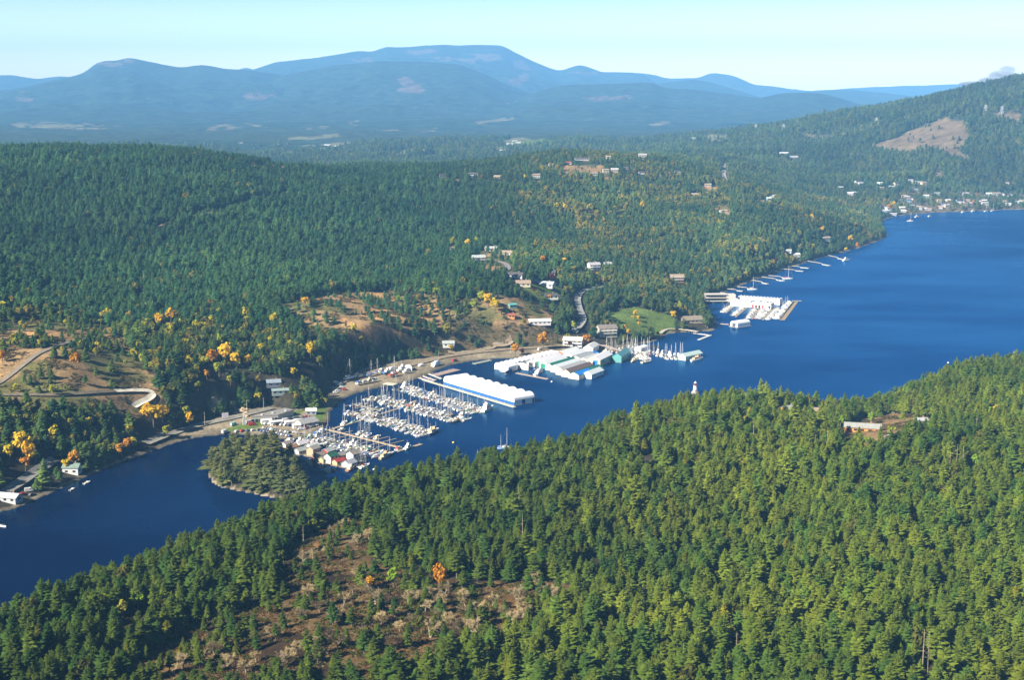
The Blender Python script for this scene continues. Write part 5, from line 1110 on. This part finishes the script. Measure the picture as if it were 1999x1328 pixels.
FH = [(560,873,9,6,1,WHT,(.32,.26,.24),'white float home with a brown roof, leftmost of the row'),(571,880,9,6,1,(.30,.15,.07),(.30,.17,.09),'rust orange float home behind the island trees'),(588,873,10,7,1,WHT,WHT,'float home with a bright white rounded roof'),(588,886,10,7,1,(.42,.44,.46),(.36,.38,.37),'grey float home with a white skylight'),
 (610,877,10,7,1,WHT,(.66,.68,.64),'white float home with a pale roof behind the cream one'),(612,889,10,7,2,(.42,.34,.22),(.40,.36,.31),'two storey cream and orange float home in the middle'),(623,896,9,7,1,(.28,.14,.08),(.26,.20,.15),'brown float home with a brown roof'),(641,887,10,7,1,(.36,.05,.04),(.50,.50,.48),'dark red float home with a pale grey roof'),
 (634,903,8,6,1,(.46,.40,.22),(.28,.26,.20),'olive float home left of the green roofed one'),(647,904,9,8,2,WHT,(.03,.13,.08),'white float home with a steep green roof'),(662,907,10,6,1,(.66,.46,.28),(.38,.05,.03),'float home with a bright red roof'),(663,896,9,7,1,(.40,.36,.30),(.28,.25,.22),'grey brown float home behind the red roofed one'),
 (682,911,10,8,1,(.62,.64,.66),(.40,.42,.45),'grey and white float home right of the red roof'),(691,899,10,8,2,WHT,(.30,.26,.21),'white float home with a brown roof at the right end of the row')]
for i, f in enumerate(FH): float_home(f[0], f[1], f[2]*.84, f[3]*.84, f[4]*.92, *f[5:], yaw=YW+random.uniform(-.12,.12))
boat_px('motor_yacht', 566, 865, (575,861), 1.2, WHITE, TAN, 'white motor yacht at the left end of the float homes', 'boats beside the float homes'); boat_px('open_boat', 598, 868, (606,864), 1.3, (.55,.04,.03), TAN, 'bright red boat between the float homes and the shore', 'boats beside the float homes')
boat_px('trawler', 684, 918, (696,912), .9, (.42,.20,.08), TAN, 'brown wooden work boat in front of the grey float home', 'boats beside the float homes'); boat_px('sailboat', 712, 912, (722,908), 1.15, WHITE, (.3,.05,.05), 'white sailboat moored outside the right end of the float homes', 'boats beside the float homes')
boat_px('sailboat', 704, 905, (712,901), .95, (.05,.05,.06), TAN, 'dark hulled sailboat at the right end of the float homes', 'boats beside the float homes'); boat_px('cabin_cruiser', 640, 898, (648,894), 1.0, WHITE, TAN, 'white cabin cruiser between the green and dark red float homes', 'boats beside the float homes')
# ------------------------------------------------------------------ boats at anchor
AG = 'boats riding at anchor'
boat_px('ketch', 987, 876, (1000,875), 1.0, (.30,.42,.60), WHITE, 'pale blue hulled two masted ketch at anchor in the channel', AG)
boat_px('sailboat', 931, 912, (945,910), .9, WHITE, TAN, 'white sailboat at anchor half hidden by the foreground firs', AG); boat_px('sailboat', 986, 892, (996,892), .7, (.25,.45,.40), GRN, 'small green hulled sailboat just below the ketch', AG)
boat_px('open_boat', 5, 1029, (14,1031), 1.0, WHITE, TAN, 'small white boat moored at the left edge', AG); boat_px('open_boat', 170, 944, (178,941), 1.0, WHITE, TAN, 'white dinghy on the shore below the white house', AG); boat_px('open_boat', 141, 957, (150,953), .9, (.4,.4,.38), TAN, 'grey skiff at the waterline of the left bank', AG)
boat_px('sailboat', 1777, 432, (1790,432), 1.3, WHITE, TAN, 'lone sailboat anchored off the lakeside village', AG)
for i, (px, py, k_) in enumerate([(1790,424,'motor_yacht'),(1815,423,'cabin_cruiser'),(1900,413,'motor_yacht'),(1925,413,'sailboat'),(1938,412,'sailboat'),(1880,415,'cabin_cruiser')]): boat_px(k_, px, py, (px+12,py-1), 1.2, WHITE, TAN, f'small white {NAMES[k_]} along the village shore, {ORD[i]} in the list from the point' if False else f'white {NAMES[k_]} moored along the village shore, {ORD[sorted([1790,1815,1900,1925,1938,1880]).index(px)]} from left', AG)
def buoy(px, py, col, label):
    x, y = at_z(px, py); t = thing('mooring_buoy', label, 'buoy', (x, y, 0), 0, 'mooring buoys'); link('float', MB().loft([[(r*math.cos(a), r*math.sin(a), z) for a in np.linspace(0, 5.65, 10)] for r, z in ((.2,-.5),(.8,-.2),(.9,.3),(.6,.8),(.15,1.0))]).mesh('float', M_GEL), t, col); link('ring', MB().tube((0,0,1.0),(0,0,1.5),.08,.08,5).mesh('ring', M_METAL), t, (.3,.3,.3))
buoy(885,865,(.75,.50,.04),'yellow mooring buoy in open water right of the finger dock'); buoy(1077,746,(.8,.78,.74),'white buoy in front of the boathouse cluster'); buoy(1851,709,(.8,.78,.74),'white buoy in open water above the right foreground ridge'); buoy(730,918,(.8,.78,.74),'white buoy near the last float home')
# ------------------------------------------------------------------ light tower in the channel
x, y = at_z(1357,768); t = thing('light_tower', 'small white light tower on a stone base in the channel', 'lighthouse', (x, y, 0))
def rings(rs, n=12): return [[(r*math.cos(2*math.pi*i/n), r*math.sin(2*math.pi*i/n), z) for i in range(n)] for r, z in rs]
link('base', MB().loft(rings([(3.6,-2),(3.2,1.0),(3.0,1.6)])).mesh('base', M_ROOF), t, (.42,.32,.26)); tw_ = link('tower', MB().loft(rings([(2.0,1.6),(1.7,4.2),(1.45,7.0)])).mesh('tower', M_PAINT), t, (.80,.78,.75)); link('gallery', MB().loft(rings([(2.1,7.0),(2.1,7.35)])).mesh('gallery', M_PAINT), t, (.45,.10,.08))
link('lantern', MB().loft(rings([(1.0,7.35),(1.0,8.8)], 8)).mesh('lantern', M_GLASS), t); link('roof', MB().loft(rings([(1.4,8.8),(.9,9.5),(.12,10.1),(.08,11.2)], 8)).mesh('roof', M_PAINT), t, (.78,.76,.74)); link('door', MB().box(0,-1.92,1.6,.8,.3,1.8).mesh('door', M_PAINT), tw_, (.4,.08,.06))
# ------------------------------------------------------------------ far marina
FG = 'boats moored in the far marina'; mk2 = (('sailboat',.45),('motor_yacht',.25),('cabin_cruiser',.3))
arched_shed((1437,590), (1522,596), 14, 13, 3.8, 3.0, 'rear row of thirteen white arched boat sheds in the far marina', doors=[(0,(.3,.3,.32)),(1,(.2,.25,.5)),(2,(.12,.22,.6)),(3,(.08,.07,.06)),(4,(.5,.48,.44)),(5,(.15,.3,.5)),(6,(.3,.45,.42)),(7,(.04,.04,.04)),(8,(.2,.24,.36)),(9,(.03,.03,.04)),(10,(.25,.2,.18))])
arched_shed((1466,601), (1505,604), 13, 6, 3.8, 2.6, 'front row of six white arched boat sheds with red and dark openings', doors=[(0,(.45,.04,.04)),(1,(.2,.05,.05)),(2,(.06,.05,.05)),(3,(.40,.05,.05)),(4,(.45,.4,.3)),(5,(.04,.05,.1))])
arched_shed((1425,598), (1465,601), 15, 4, 4.6, 3.0, 'block of four white arched boat sheds left of the front row')
for i, (nm, a, b_, sd) in enumerate([('first far dock',(1432,599),(1417,611),None),('second far dock',(1458,601),(1436,619),None),('third far dock',(1482,604),(1468,623),None),('fourth far dock',(1512,601),(1489,625),None)]):
    dock_row(nm, a, b_, sides=((1,None),(-1,None)) if i > 1 else ((-1,None),), pitch=3.7, lens=(.5,.66), mixk=mk2, group=FG, skip=.06, dlabel=f'boat lined dock of the far marina, {ORD[i]} from left', shore='sheds')
dock_row('outer far dock', (1550,590), (1523,624), sides=((-1,None),), pitch=4.4, lens=(.65,.85), mixk=mk2, group=FG, skip=.02, dlabel='wide outermost brown dock of the far marina', shore='top')
dock_px((1553,590), (1527,625), 'broad brown breakwater float outside the far marina', 6.0, col=(.40,.30,.19)); dock_px((1546,588), (1564,588), 'short end float at the tip of the breakwater', 4.0); dock_px((1508,604), (1532,606), 'walkway joining the breakwater float to the far marina', 2.4)
x, y = at_z(1445,637); t = thing('boat_shed', 'single white arched floating shed in front of the far marina', 'boat shed', (x, y, 0), .5)
r_, e_ = barrel(11, 20, 3.4, 3.2); link('float', MB().box(0,0,-.1,13,23,.5).mesh('float', M_WOOD), t, (.4,.36,.28)); ro_ = link('roof', r_.mesh('roof', M_CLOTH), t, (.82,.81,.80), (0,0,.3), math.pi/2*0); link('end_wall', e_.mesh('end_wall', M_CLOTH), t, (.78,.77,.74), (0,0,.3)); link('door', MB().box(0,-10.05,.4,5,.2,4.2).mesh('door', M_PAINT), t, (.10,.10,.12)); t.rotation_euler = (0,0,-.9)
dock_px((1397,632), (1423,634), 'short pinkish float left of the single white shed', 3, col=(.50,.38,.32))
x, y = at_z(1400,592); t = thing('restaurant', 'white two storey restaurant on piles at the far marina', 'building', (x, y, 0), .05)
for i, zz in enumerate((3.0, 7.0, 11.0)): link('deck', MB().box(-2,0,zz,26,12,.5).mesh('deck', M_PAINT), t, (.58,.52,.45), (0,0,0))
link('wall', MB().box(-2,2,3.5,26,9,3.5).box(-2,2,7.5,26,9,3.5).mesh('wall', M_PAINT), t, (.30,.26,.24)); link('tower', MB().box(16,1,2,11,11,9).mesh('tower', M_PAINT), t, (.62,.56,.48)); link('side_panel', MB().box(21.6,1,2.2,.2,10,8.4).mesh('side_panel', M_PAINT), t, (.42,.06,.06)); link('pile', MB().tube((-18,-5,-2),(-18,-5,3),.3,.3).tube((-6,-5,-2),(-6,-5,3),.3,.3).tube((6,-5,-2),(6,-5,3),.3,.3).tube((18,-5,-2),(18,-5,3),.3,.3).mesh('pile', M_WOOD), t, (.2,.16,.12)); link('window', MB().box(-2,-2.55,4.2,24,.1,1.9).box(-2,-2.55,8.2,24,.1,1.9).mesh('window', M_GLASS), t)
# ------------------------------------------------------------------ private piers along the far shore and the pier of the lodge
PIERS = [((1400,571),(1431,577)),((1417,564),(1450,569)),((1440,560),(1470,565)),((1469,547),(1499,555)),((1488,541),(1531,549)),((1501,538),(1540,544)),((1523,525),(1568,530)),((1531,518),(1579,524)),((1578,510),(1620,519)),((1618,499),(1646,507))]
for i, (a, b_) in enumerate(PIERS):
    A = at_z(*a, 1.5); B = at_z(*b_); L = math.hypot(B[0]-A[0], B[1]-A[1]); yaw = math.atan2(B[1]-A[1], B[0]-A[0])
    t = thing('pier', f'narrow private pier on the wooded far shore, {ORD[i]} counting from the far marina', 'pier', (A[0], A[1], 0), yaw, 'private piers on the far shore')
    mb = MB().box(L*.27, 0, 1.6, L*.56, 2.4, .4); pl = MB()
    for k_ in range(6): pl.tube((L*.1*k_+1, .9, -2),(L*.1*k_+1, .9, 1.6),.2,.2,5).tube((L*.1*k_+1,-.9,-2),(L*.1*k_+1,-.9,1.6),.2,.2,5)
    link('walkway', mb.mesh('walkway', M_WOOD), t, (.50,.46,.40)); link('pile', pl.mesh('pile', M_WOOD), t, (.22,.18,.14)); link('float', MB().box(L*.84,0,0,L*.32,4.5,.6).mesh('float', M_WOOD), t, (.60,.54,.44)); link('gangway', MB().add([(L*.55,-.7,1.95),(L*.55,.7,1.95),(L*.70,.7,.65),(L*.70,-.7,.65),(L*.55,-.7,1.7),(L*.55,.7,1.7),(L*.70,.7,.4),(L*.70,-.7,.4)],[(3,2,1,0),(4,5,6,7),(0,1,5,4),(2,3,7,6),(1,2,6,5),(3,0,4,7)]).mesh('gangway', M_METAL), t, (.55,.54,.52))
PG_ = 'boats at the private piers'
boat_px('sailboat', 1538, 545, (1548,545), 1.4, WHITE, (.5,.04,.06), 'white sailboat with a red furled sail at a private pier', PG_); boat_px('large_yacht', 1652, 509, (1662,508), .8, WHITE, TAN, 'white yacht at the last private pier', PG_); boat_px('sailboat', 1469, 566, (1478,566), 1.3, WHITE, TAN, 'white sailboat with a tall mast at a pier above the far marina', PG_); boat_px('open_boat', 1527, 549, (1533,549), 1.3, WHITE, TAN, 'white runabout at the end of a private pier', PG_)
pp = smooth_line([(1290,650),(1300,644),(1318,642),(1345,645),(1362,648)], 4); mb = MB(); pl = MB(); W2_ = [at_z(*p, 2.5) for p in pp]
t = thing('curved_pier', 'curved wooden pier on piles below the lodge lawn', 'pier', (0,0,0))
for a, b_ in zip(W2_[:-1], W2_[1:]):
    L = math.hypot(b_[0]-a[0], b_[1]-a[1]); mb.box((a[0]+b_[0])/2, (a[1]+b_[1])/2, 2.4, L+.4, 4.0, .5, 0, 1, math.atan2(b_[1]-a[1], b_[0]-a[0]))
    for o in (-1.5, 1.5): pl.tube((a[0], a[1]+o, -2), (a[0], a[1]+o, 2.4), .25, .25, 5)
link('walkway', mb.mesh('walkway', M_WOOD), t, (.58,.50,.38)); link('pile', pl.mesh('pile', M_WOOD), t, (.22,.18,.14))
dock_px((1354,651), (1386,655), 'white gangway float running out from the curved pier', 3, col=(.72,.68,.58)); dock_px((1387,655), (1364,664), 'white outer float angled back from the curved pier', 3.4, col=(.74,.70,.60))
pp2 = [(1166,674),(1182,676),(1200,682),(1218,686)]; W2_ = [at_z(*p, 2.5) for p in smooth_line(pp2, 3)]; mb = MB(); pl = MB(); t = thing('curved_pier', 'grey pier with rusty piles behind the second marina', 'pier', (0,0,0))
for a, b_ in zip(W2_[:-1], W2_[1:]):
    L = math.hypot(b_[0]-a[0], b_[1]-a[1]); mb.box((a[0]+b_[0])/2, (a[1]+b_[1])/2, 2.6, L+.4, 5.0, .5, 0, 1, math.atan2(b_[1]-a[1], b_[0]-a[0]))
    for o in (-2, 2): pl.tube((a[0], a[1]+o, -2), (a[0], a[1]+o, 2.6), .3, .3, 5)
link('walkway', mb.mesh('walkway', M_WOOD), t, (.45,.36,.30)); link('pile', pl.mesh('pile', M_WOOD), t, (.30,.12,.06))
# ------------------------------------------------------------------ the boatyard ashore
YG_ = 'boats stored ashore in the boatyard'
def ashore(k_, px, py, q, s, hull, cover, label):
    p = hit(px, py); t = boat(k_, p[0], p[1], yaw_px((px,py), q), s, hull, cover, label, YG_, p[2]+1.5); 
    cr = MB()
    for xx in (-2.4, 1.8):
        for yy in (-1.1, 1.1): cr.tube((xx*s if False else xx, yy, -1.5/s-.1), (xx, yy*.6, .4), .09, .09, 4)
    cr.box(0,0,-1.5/s,.5,.5,1.2/s); link('cradle', cr.mesh('cradle', M_METAL), t, (.25,.2,.18))
for k_, px, py, s, hu, cv, lab in [('sailboat',682,742,1.3,WHITE,WHITE,'tall masted white sailboat ashore at the left end of the boatyard'),('motor_yacht',697,738,1.0,WHITE,TAN,'white motor yacht ashore beside the tall masted sailboat'),('cabin_cruiser',704,738,.9,WHITE,TAN,'white cabin cruiser ashore, third in the back row of the boatyard'),('sailboat',724,735,1.0,(.12,.22,.5),BLU,'blue bottomed sailboat ashore in the back row'),('sailboat',736,732,1.05,WHITE,BLU,'white sailboat with blue canvas ashore in the back row'),('motor_yacht',746,730,1.15,WHITE,(.3,.05,.05),'white motor yacht ashore right of the blue canvas sailboat'),('trawler',756,731,.95,(.10,.22,.48),BLU,'blue hulled boat ashore in the back row'),
  ('sailboat',769,735,1.3,(.45,.07,.05),WHITE,'long red bottomed sailboat ashore in the boatyard'),('trawler',785,726,1.2,(.55,.58,.55),TAN,'grey green work boat ashore near the white tents'),('trawler',794,729,.9,WHITE,TAN,'small white work boat ashore near the white tents'),
  ('cabin_cruiser',702,752,1.0,WHITE,BLU,'white cabin cruiser on blue blocks, first of the front row ashore'),('cabin_cruiser',712,750,1.0,WHITE,TAN,'white cabin cruiser, second of the front row ashore'),('trawler',721,748,.8,(.5,.25,.1),TAN,'orange brown boat, third of the front row ashore'),('cabin_cruiser',732,746,1.0,WHITE,(.05,.05,.06),'white and black cabin cruiser, last of the front row ashore')]:
    ashore(k_, px, py, (px+12, py-3), s, hu, cv, lab)
p = hit(799,722); wrapped(799,722,(808,726),1.25,'boat wrapped in white beside the boatyard track',z=(p[0],p[1],p[2]+.2)); p = hit(764,725); wrapped(764,725,(774,722),1.2,'boat wrapped in white behind the long red sailboat',z=(p[0],p[1],p[2]+.2)); p = hit(852,714); wrapped(852,714,(861,711),1.35,'boat wrapped in white standing alone by the shore track',z=(p[0],p[1],p[2]+.2)); p = hit(823,715); wrapped(823,715,(829,714),.7,'small boat under a white cover at the edge of the woods',z=(p[0],p[1],p[2]+.2))
# ------------------------------------------------------------------ cars
car_body = MB().loft([[(x,-w,z0),(x,-w,z1),(x,w,z1),(x,w,z0)] for x, w, z0, z1 in ((-2.1,.75,.4,.75),(-2.0,.85,.3,.88),(.7,.88,.3,.88),(1.9,.82,.32,.78),(2.1,.72,.42,.65))]).mesh('body', M_METAL)
car_cab = house_loft(-1.7, 1.0, .78, .74, .87, 1.45, .7).mesh('cabin', [M_METAL, M_GLASS]); wheel_m = MB().tube((0,-.1,0),(0,.1,0),.33,.33,10).mesh('wheel', mat('tyre_rubber', (.02,.02,.02), .9, .2)[0])
van_body = MB().loft([[(x,-w,.3),(x,-w,z1),(x,w,z1),(x,w,.3)] for x, w, z1 in ((-2.6,.95,2.2),(1.2,.98,2.25),(2.0,.94,1.2),(2.6,.85,1.0))]).mesh('body', M_METAL); van_win = MB().add([(1.26,-.8,1.5),(1.26,.8,1.5),(1.3,.75,2.1),(1.3,-.75,2.1)],[(0,1,2,3)]).box(.7,0,1.5,.9,2.0,.5).mesh('window', M_GLASS)
def vehicle(px, py, yaw, col, label, k_='car', group='cars parked at the marina'):
    p = hit(px, py); t = thing('parked_car' if k_ == 'car' else 'parked_van', label, 'car' if k_ == 'car' else 'van', (p[0], p[1], p[2]+.12), yaw, group, 1.08)
    if k_ == 'car': link('body', car_body, t, col); link('cabin', car_cab, t, col)
    else: link('body', van_body, t, col); link('window', van_win, t)
    for wx in (-1.35, 1.3):
        for wy in (-.8, .8): link('wheel', wheel_m, t, None, (wx, wy, .33))
CC = [((.55,.55,.56),'silver'),((.03,.03,.035),'black'),((.62,.61,.58),'white'),((.05,.08,.20),'dark blue'),((.40,.03,.03),'red'),((.10,.10,.11),'dark grey'),((.12,.16,.14),'dark green'),((.40,.34,.26),'tan')]
def car_row(p0, p1, n, row, yaw, vans=0, cols=None):
    for i in range(n):
        f = i/max(1, n-1); c_, nm_ = cols[i % len(cols)] if cols else random.choice(CC); v = 'van' if random.random() < vans else 'car'
        vehicle(p0[0]+(p1[0]-p0[0])*f, p0[1]+(p1[1]-p0[1])*f, yaw+random.gauss(0, .05), jig(c_, .05), f'{nm_} {v} in {row}, {ORD[i]} from left', v)
car_row((463,844),(505,841),5,'the loose row left of the shore row',.9); car_row((512,843),(566,853),12,'the shore row of the lot',1.05); car_row((516,837),(564,846),11,'the second row from the water',1.05)
car_row((520,829),(566,832),7,'the row before the flat roofed building',.8,.5,[CC[2],CC[0],CC[2],CC[1],CC[2],CC[2],CC[3]]); car_row((558,823),(600,815),7,'the row beside the flat roofed building',.5,.3); car_row((655,768),(668,757),4,'the lower corner of the boatyard',.3,0,[CC[2],CC[0],CC[5],CC[2]]); car_row((587,840),(616,832),8,'the short row below the store',.35)
for px, py, c_, v, lab in [(439,846,CC[2],'van','white van with a blue front on the shore bend'),(45,967,CC[4],'car','red car on the left bank road'),(57,960,CC[2],'van','white van behind the red car on the left bank'),(62,968,CC[5],'car','dark car beside the white van on the left bank'),(88,908,CC[2],'van','white van on the road above the left bank houses'),(576,846,CC[2],'car','white car apart at the right end of the lot'),(583,848,CC[7],'car','tan car apart at the right end of the lot'),(492,831,CC[4],'van','dark red van beside the white sign'),(456,831,((.3,.5,.5),''),'van','pale blue van left of the white sign'),(487,827,CC[2],'van','white van behind the white sign'),(1735,858,CC[2],'van','white van by the foreground house'),(1738,866,CC[0],'car','silver car by the foreground house'),(673,762,CC[4],'car','red car in the boatyard'),(655,749,CC[2],'van','white van at the left end of the boatyard'),(664,753,CC[2],'van','second white van at the left end of the boatyard, nearer the water'),(888,706,CC[4],'van','red truck on the shore track'),(1054,684,CC[2],'van','white van on the track near the marina building')]:
    vehicle(px, py, random.uniform(.2,1.1), c_[0], lab, v)
# ------------------------------------------------------------------ marina buildings, sign, poles
def flat_building(poly_px, h, label, wall, roofc, shops=True):
    P_ = [hit(*p) for p in poly_px]; z = min(p[2] for p in P_); cx = sum(p[0] for p in P_)/4; cy = sum(p[1] for p in P_)/4; t = thing('store_building', label, 'building', (cx, cy, z))
    q = [(p[0]-cx, p[1]-cy) for p in P_]; k_ = .985
    link('wall', MB().loft([[(a*k_, b_*k_, -1) for a, b_ in q], [(a*k_, b_*k_, h) for a, b_ in q]]).mesh('wall', M_PAINT), t, wall); link('roof', MB().loft([[(a, b_, h) for a, b_ in q], [(a, b_, h+.5) for a, b_ in q]]).mesh('roof', M_ROOF), t, roofc)
    for i in range(7):
        f0, f1 = (i+.15)/7, (i+.75)/7; a = (q[0][0]+(q[1][0]-q[0][0])*f0, q[0][1]+(q[1][1]-q[0][1])*f0); b_ = (q[0][0]+(q[1][0]-q[0][0])*f1, q[0][1]+(q[1][1]-q[0][1])*f1)
        L = math.hypot(b_[0]-a[0], b_[1]-a[1]); link('door', MB().box((a[0]+b_[0])/2, (a[1]+b_[1])/2, .1, L, .3, 2.6, 0, 1, math.atan2(b_[1]-a[1], b_[0]-a[0])).mesh('door', M_GLASS), t)
    mb = MB()
    for f in (.25,.5,.8): mb.box((q[0][0]+(q[2][0]-q[0][0])*f), (q[0][1]+(q[2][1]-q[0][1])*f), h+.5, 1.6, 1.6, 1.0)
    link('roof_vent', mb.mesh('roof_vent', M_METAL), t, (.5,.5,.5))
flat_building([(490,826),(543,820),(574,811),(556,806)], 4.2, 'long flat roofed grey building behind the parking lot', (.50,.46,.40), (.27,.255,.23))
p = hit(598,830); house(p[0], p[1], p[2], 15, 11, 1, (.62,.50,.42), (.33,.32,.31), 'marina store with a grey roof at the shore end of the lot', .75, None, 2, 'store_building')
for i, (px, py, L) in enumerate([(582,826,6),(579,836,6),(520,826,8),(538,829,9),(566,829,8)]):
    p = hit(px, py); t = thing('work_shed', f'small white shed between the parked cars, {ORD[sorted([582,579,520,538,566]).index(px)]} from left', 'shed', p, .4, 'white sheds in the lot'); link('wall', MB().gwall(0,0,-.5,L,4,3.0,.7).mesh('wall', M_PAINT), t, (.76,.73,.68)); link('roof', MB().gable(0,0,2.5,L,4,.7,.3).mesh('roof', M_METAL), t, (.78,.76,.73)); link('door', MB().box(0,-2.03,0,1.4,.1,2.0).mesh('door', M_PAINT), t, (.35,.33,.3))
p = hit(440,820); t = thing('billboard', 'white sign board at the road junction', 'sign', p, .5); link('panel', MB().box(0,0,1.6,5,.4,4).mesh('panel', M_PAINT), t, (.78,.70,.74))
for a in (-1.8, 1.8): link('post', MB().tube((a,0,-.5),(a,0,1.6),.14,.14).mesh('post', M_METAL), t, (.3,.3,.3))
p = hit(477,830); t = thing('billboard', 'tall white sail shaped sign by the flat roofed building', 'sign', p, .5); link('panel', MB().add([(-1.5,-.15,0),(1.5,-.15,0),(.4,-.15,7.5),(-.8,-.15,7),(-1.5,.15,0),(1.5,.15,0),(.4,.15,7.5),(-.8,.15,7)],[(0,1,2,3),(7,6,5,4),(0,4,5,1),(1,5,6,2),(2,6,7,3),(3,7,4,0)]).mesh('panel', M_PAINT), t, (.78,.75,.76)); link('post', MB().tube((0,.3,-.5),(0,.3,5),.12,.12).mesh('post', M_METAL), t, (.4,.4,.4))
pole_m = MB().tube((0,0,-1),(0,0,11),.17,.12,6).mesh('pole', M_WOOD); arm_m = MB().box(0,0,10,2.6,.16,.18).mesh('crossarm', M_WOOD)
for i, (px, py) in enumerate([(482,808),(515,803),(997,690),(856,706),(400,832),(640,832)]):
    p = hit(px, py); t = thing('utility_pole', ('bare utility pole by the rock cutting','utility pole above the grassy verge','utility pole beside the orange tree on the shore road','utility pole at the bend of the shore track','utility pole on the road left of the sign board','pole at the head of the finger dock')[i], 'utility pole', p, .6, 'utility poles'); link('pole', pole_m, t, (.50,.44,.36)); link('crossarm', arm_m, t, (.42,.36,.28))
# ------------------------------------------------------------------ pylons on the far hill
for i, (px, py) in enumerate([(1475,256),(1529,258),(1710,246),(1923,224),(1955,224)]):
    p = hit(px, py); t = thing('pylon', f'steel power pylon on the hazy right hill, {ORD[i]} from left', 'pylon', p, .3, 'power pylons'); mb = MB(); hh = 26
    for sx in (-1, 1):
        for sy in (-1, 1): mb.tube((sx*5,sy*4,-1),(sx*1.2,sy*1.0,hh),.45,.3,4)
    for z in (5,12,19): mb.tube((-5+z*.085,-4,z),(5-z*.085,-4,z+8),.2,.2,3).tube((5-z*.085,-4,z),(-5+z*.085,-4,z+8),.2,.2,3)
    link('mast', mb.mesh('mast', M_METAL), t, (.62,.60,.58)); link('crossarm', MB().box(0,0,hh-7,15,.8,.6).box(0,0,hh-2,10,.8,.6).mesh('crossarm', M_METAL), t, (.62,.60,.58))
# rocks on the rock cutting
p0 = (445,797)
rk, nt, b = mat('rock', rough=.95, spec=.1); nt.links.new(mixc(nt, noise(nt, .5, 5), (.24,.17,.10), (.55,.42,.27)), b.inputs['Base Color'])
for i in range(26):
    px = random.uniform(415, 486); py = 782+(px-415)*.30+random.uniform(-12, 14); p = hit(px, py); s = random.uniform(1.4, 3.6); mb = MB()
    rg = []
    for r, z in ((.5,-.6),(1,-.1),(.9,.4),(.45,.75)): rg.append([(r*s*math.cos(a)*random.uniform(.75,1.25), r*s*math.sin(a)*random.uniform(.75,1.25), z*s*random.uniform(.85,1.1)) for a in np.linspace(0, 5.5, 8)])
    tag(link('boulder', mb.loft(rg).mesh('boulder', rk), None, None, p), 'tan boulder on the rock cutting above the parking lot', 'boulder', 'tan boulders of the rock cutting')
hz = MB().box(0, 10300, -8, 36000, 21400, 8+830).mesh('haze', m_hz)
tag(link('haze', hz), kind='stuff')
# ------------------------------------------------------------------ smoke rising behind the right hill
m_sm = bpy.data.materials.new('smoke_air'); m_sm.use_nodes = True; nt = m_sm.node_tree; nt.nodes.clear()
ps = nt.nodes.new('ShaderNodeVolumePrincipled'); os_ = nt.nodes.new('ShaderNodeOutputMaterial'); nt.links.new(ps.outputs[0], os_.inputs['Volume'])
ps.inputs['Color'].default_value = (.35,.30,.34,1); ps.inputs['Density'].default_value = .013
mb = MB()
for dx, dz, r, rz in ((0,20,75,34),(-50,2,70,20),(60,-12,95,20),(-130,-14,90,14),(20,52,42,24)):
    x, y, z = at_Y(1957, 158, 7000)
    mb.loft([[(x+dx+r*math.sin(p)*math.cos(a), y+r*math.sin(p)*math.sin(a), z+dz+rz*math.cos(p)) for a in np.linspace(0, 5.76, 12)] for p in np.linspace(3.0, .14, 8)])
tag(link('smoke', mb.mesh('smoke', m_sm)), kind='stuff')
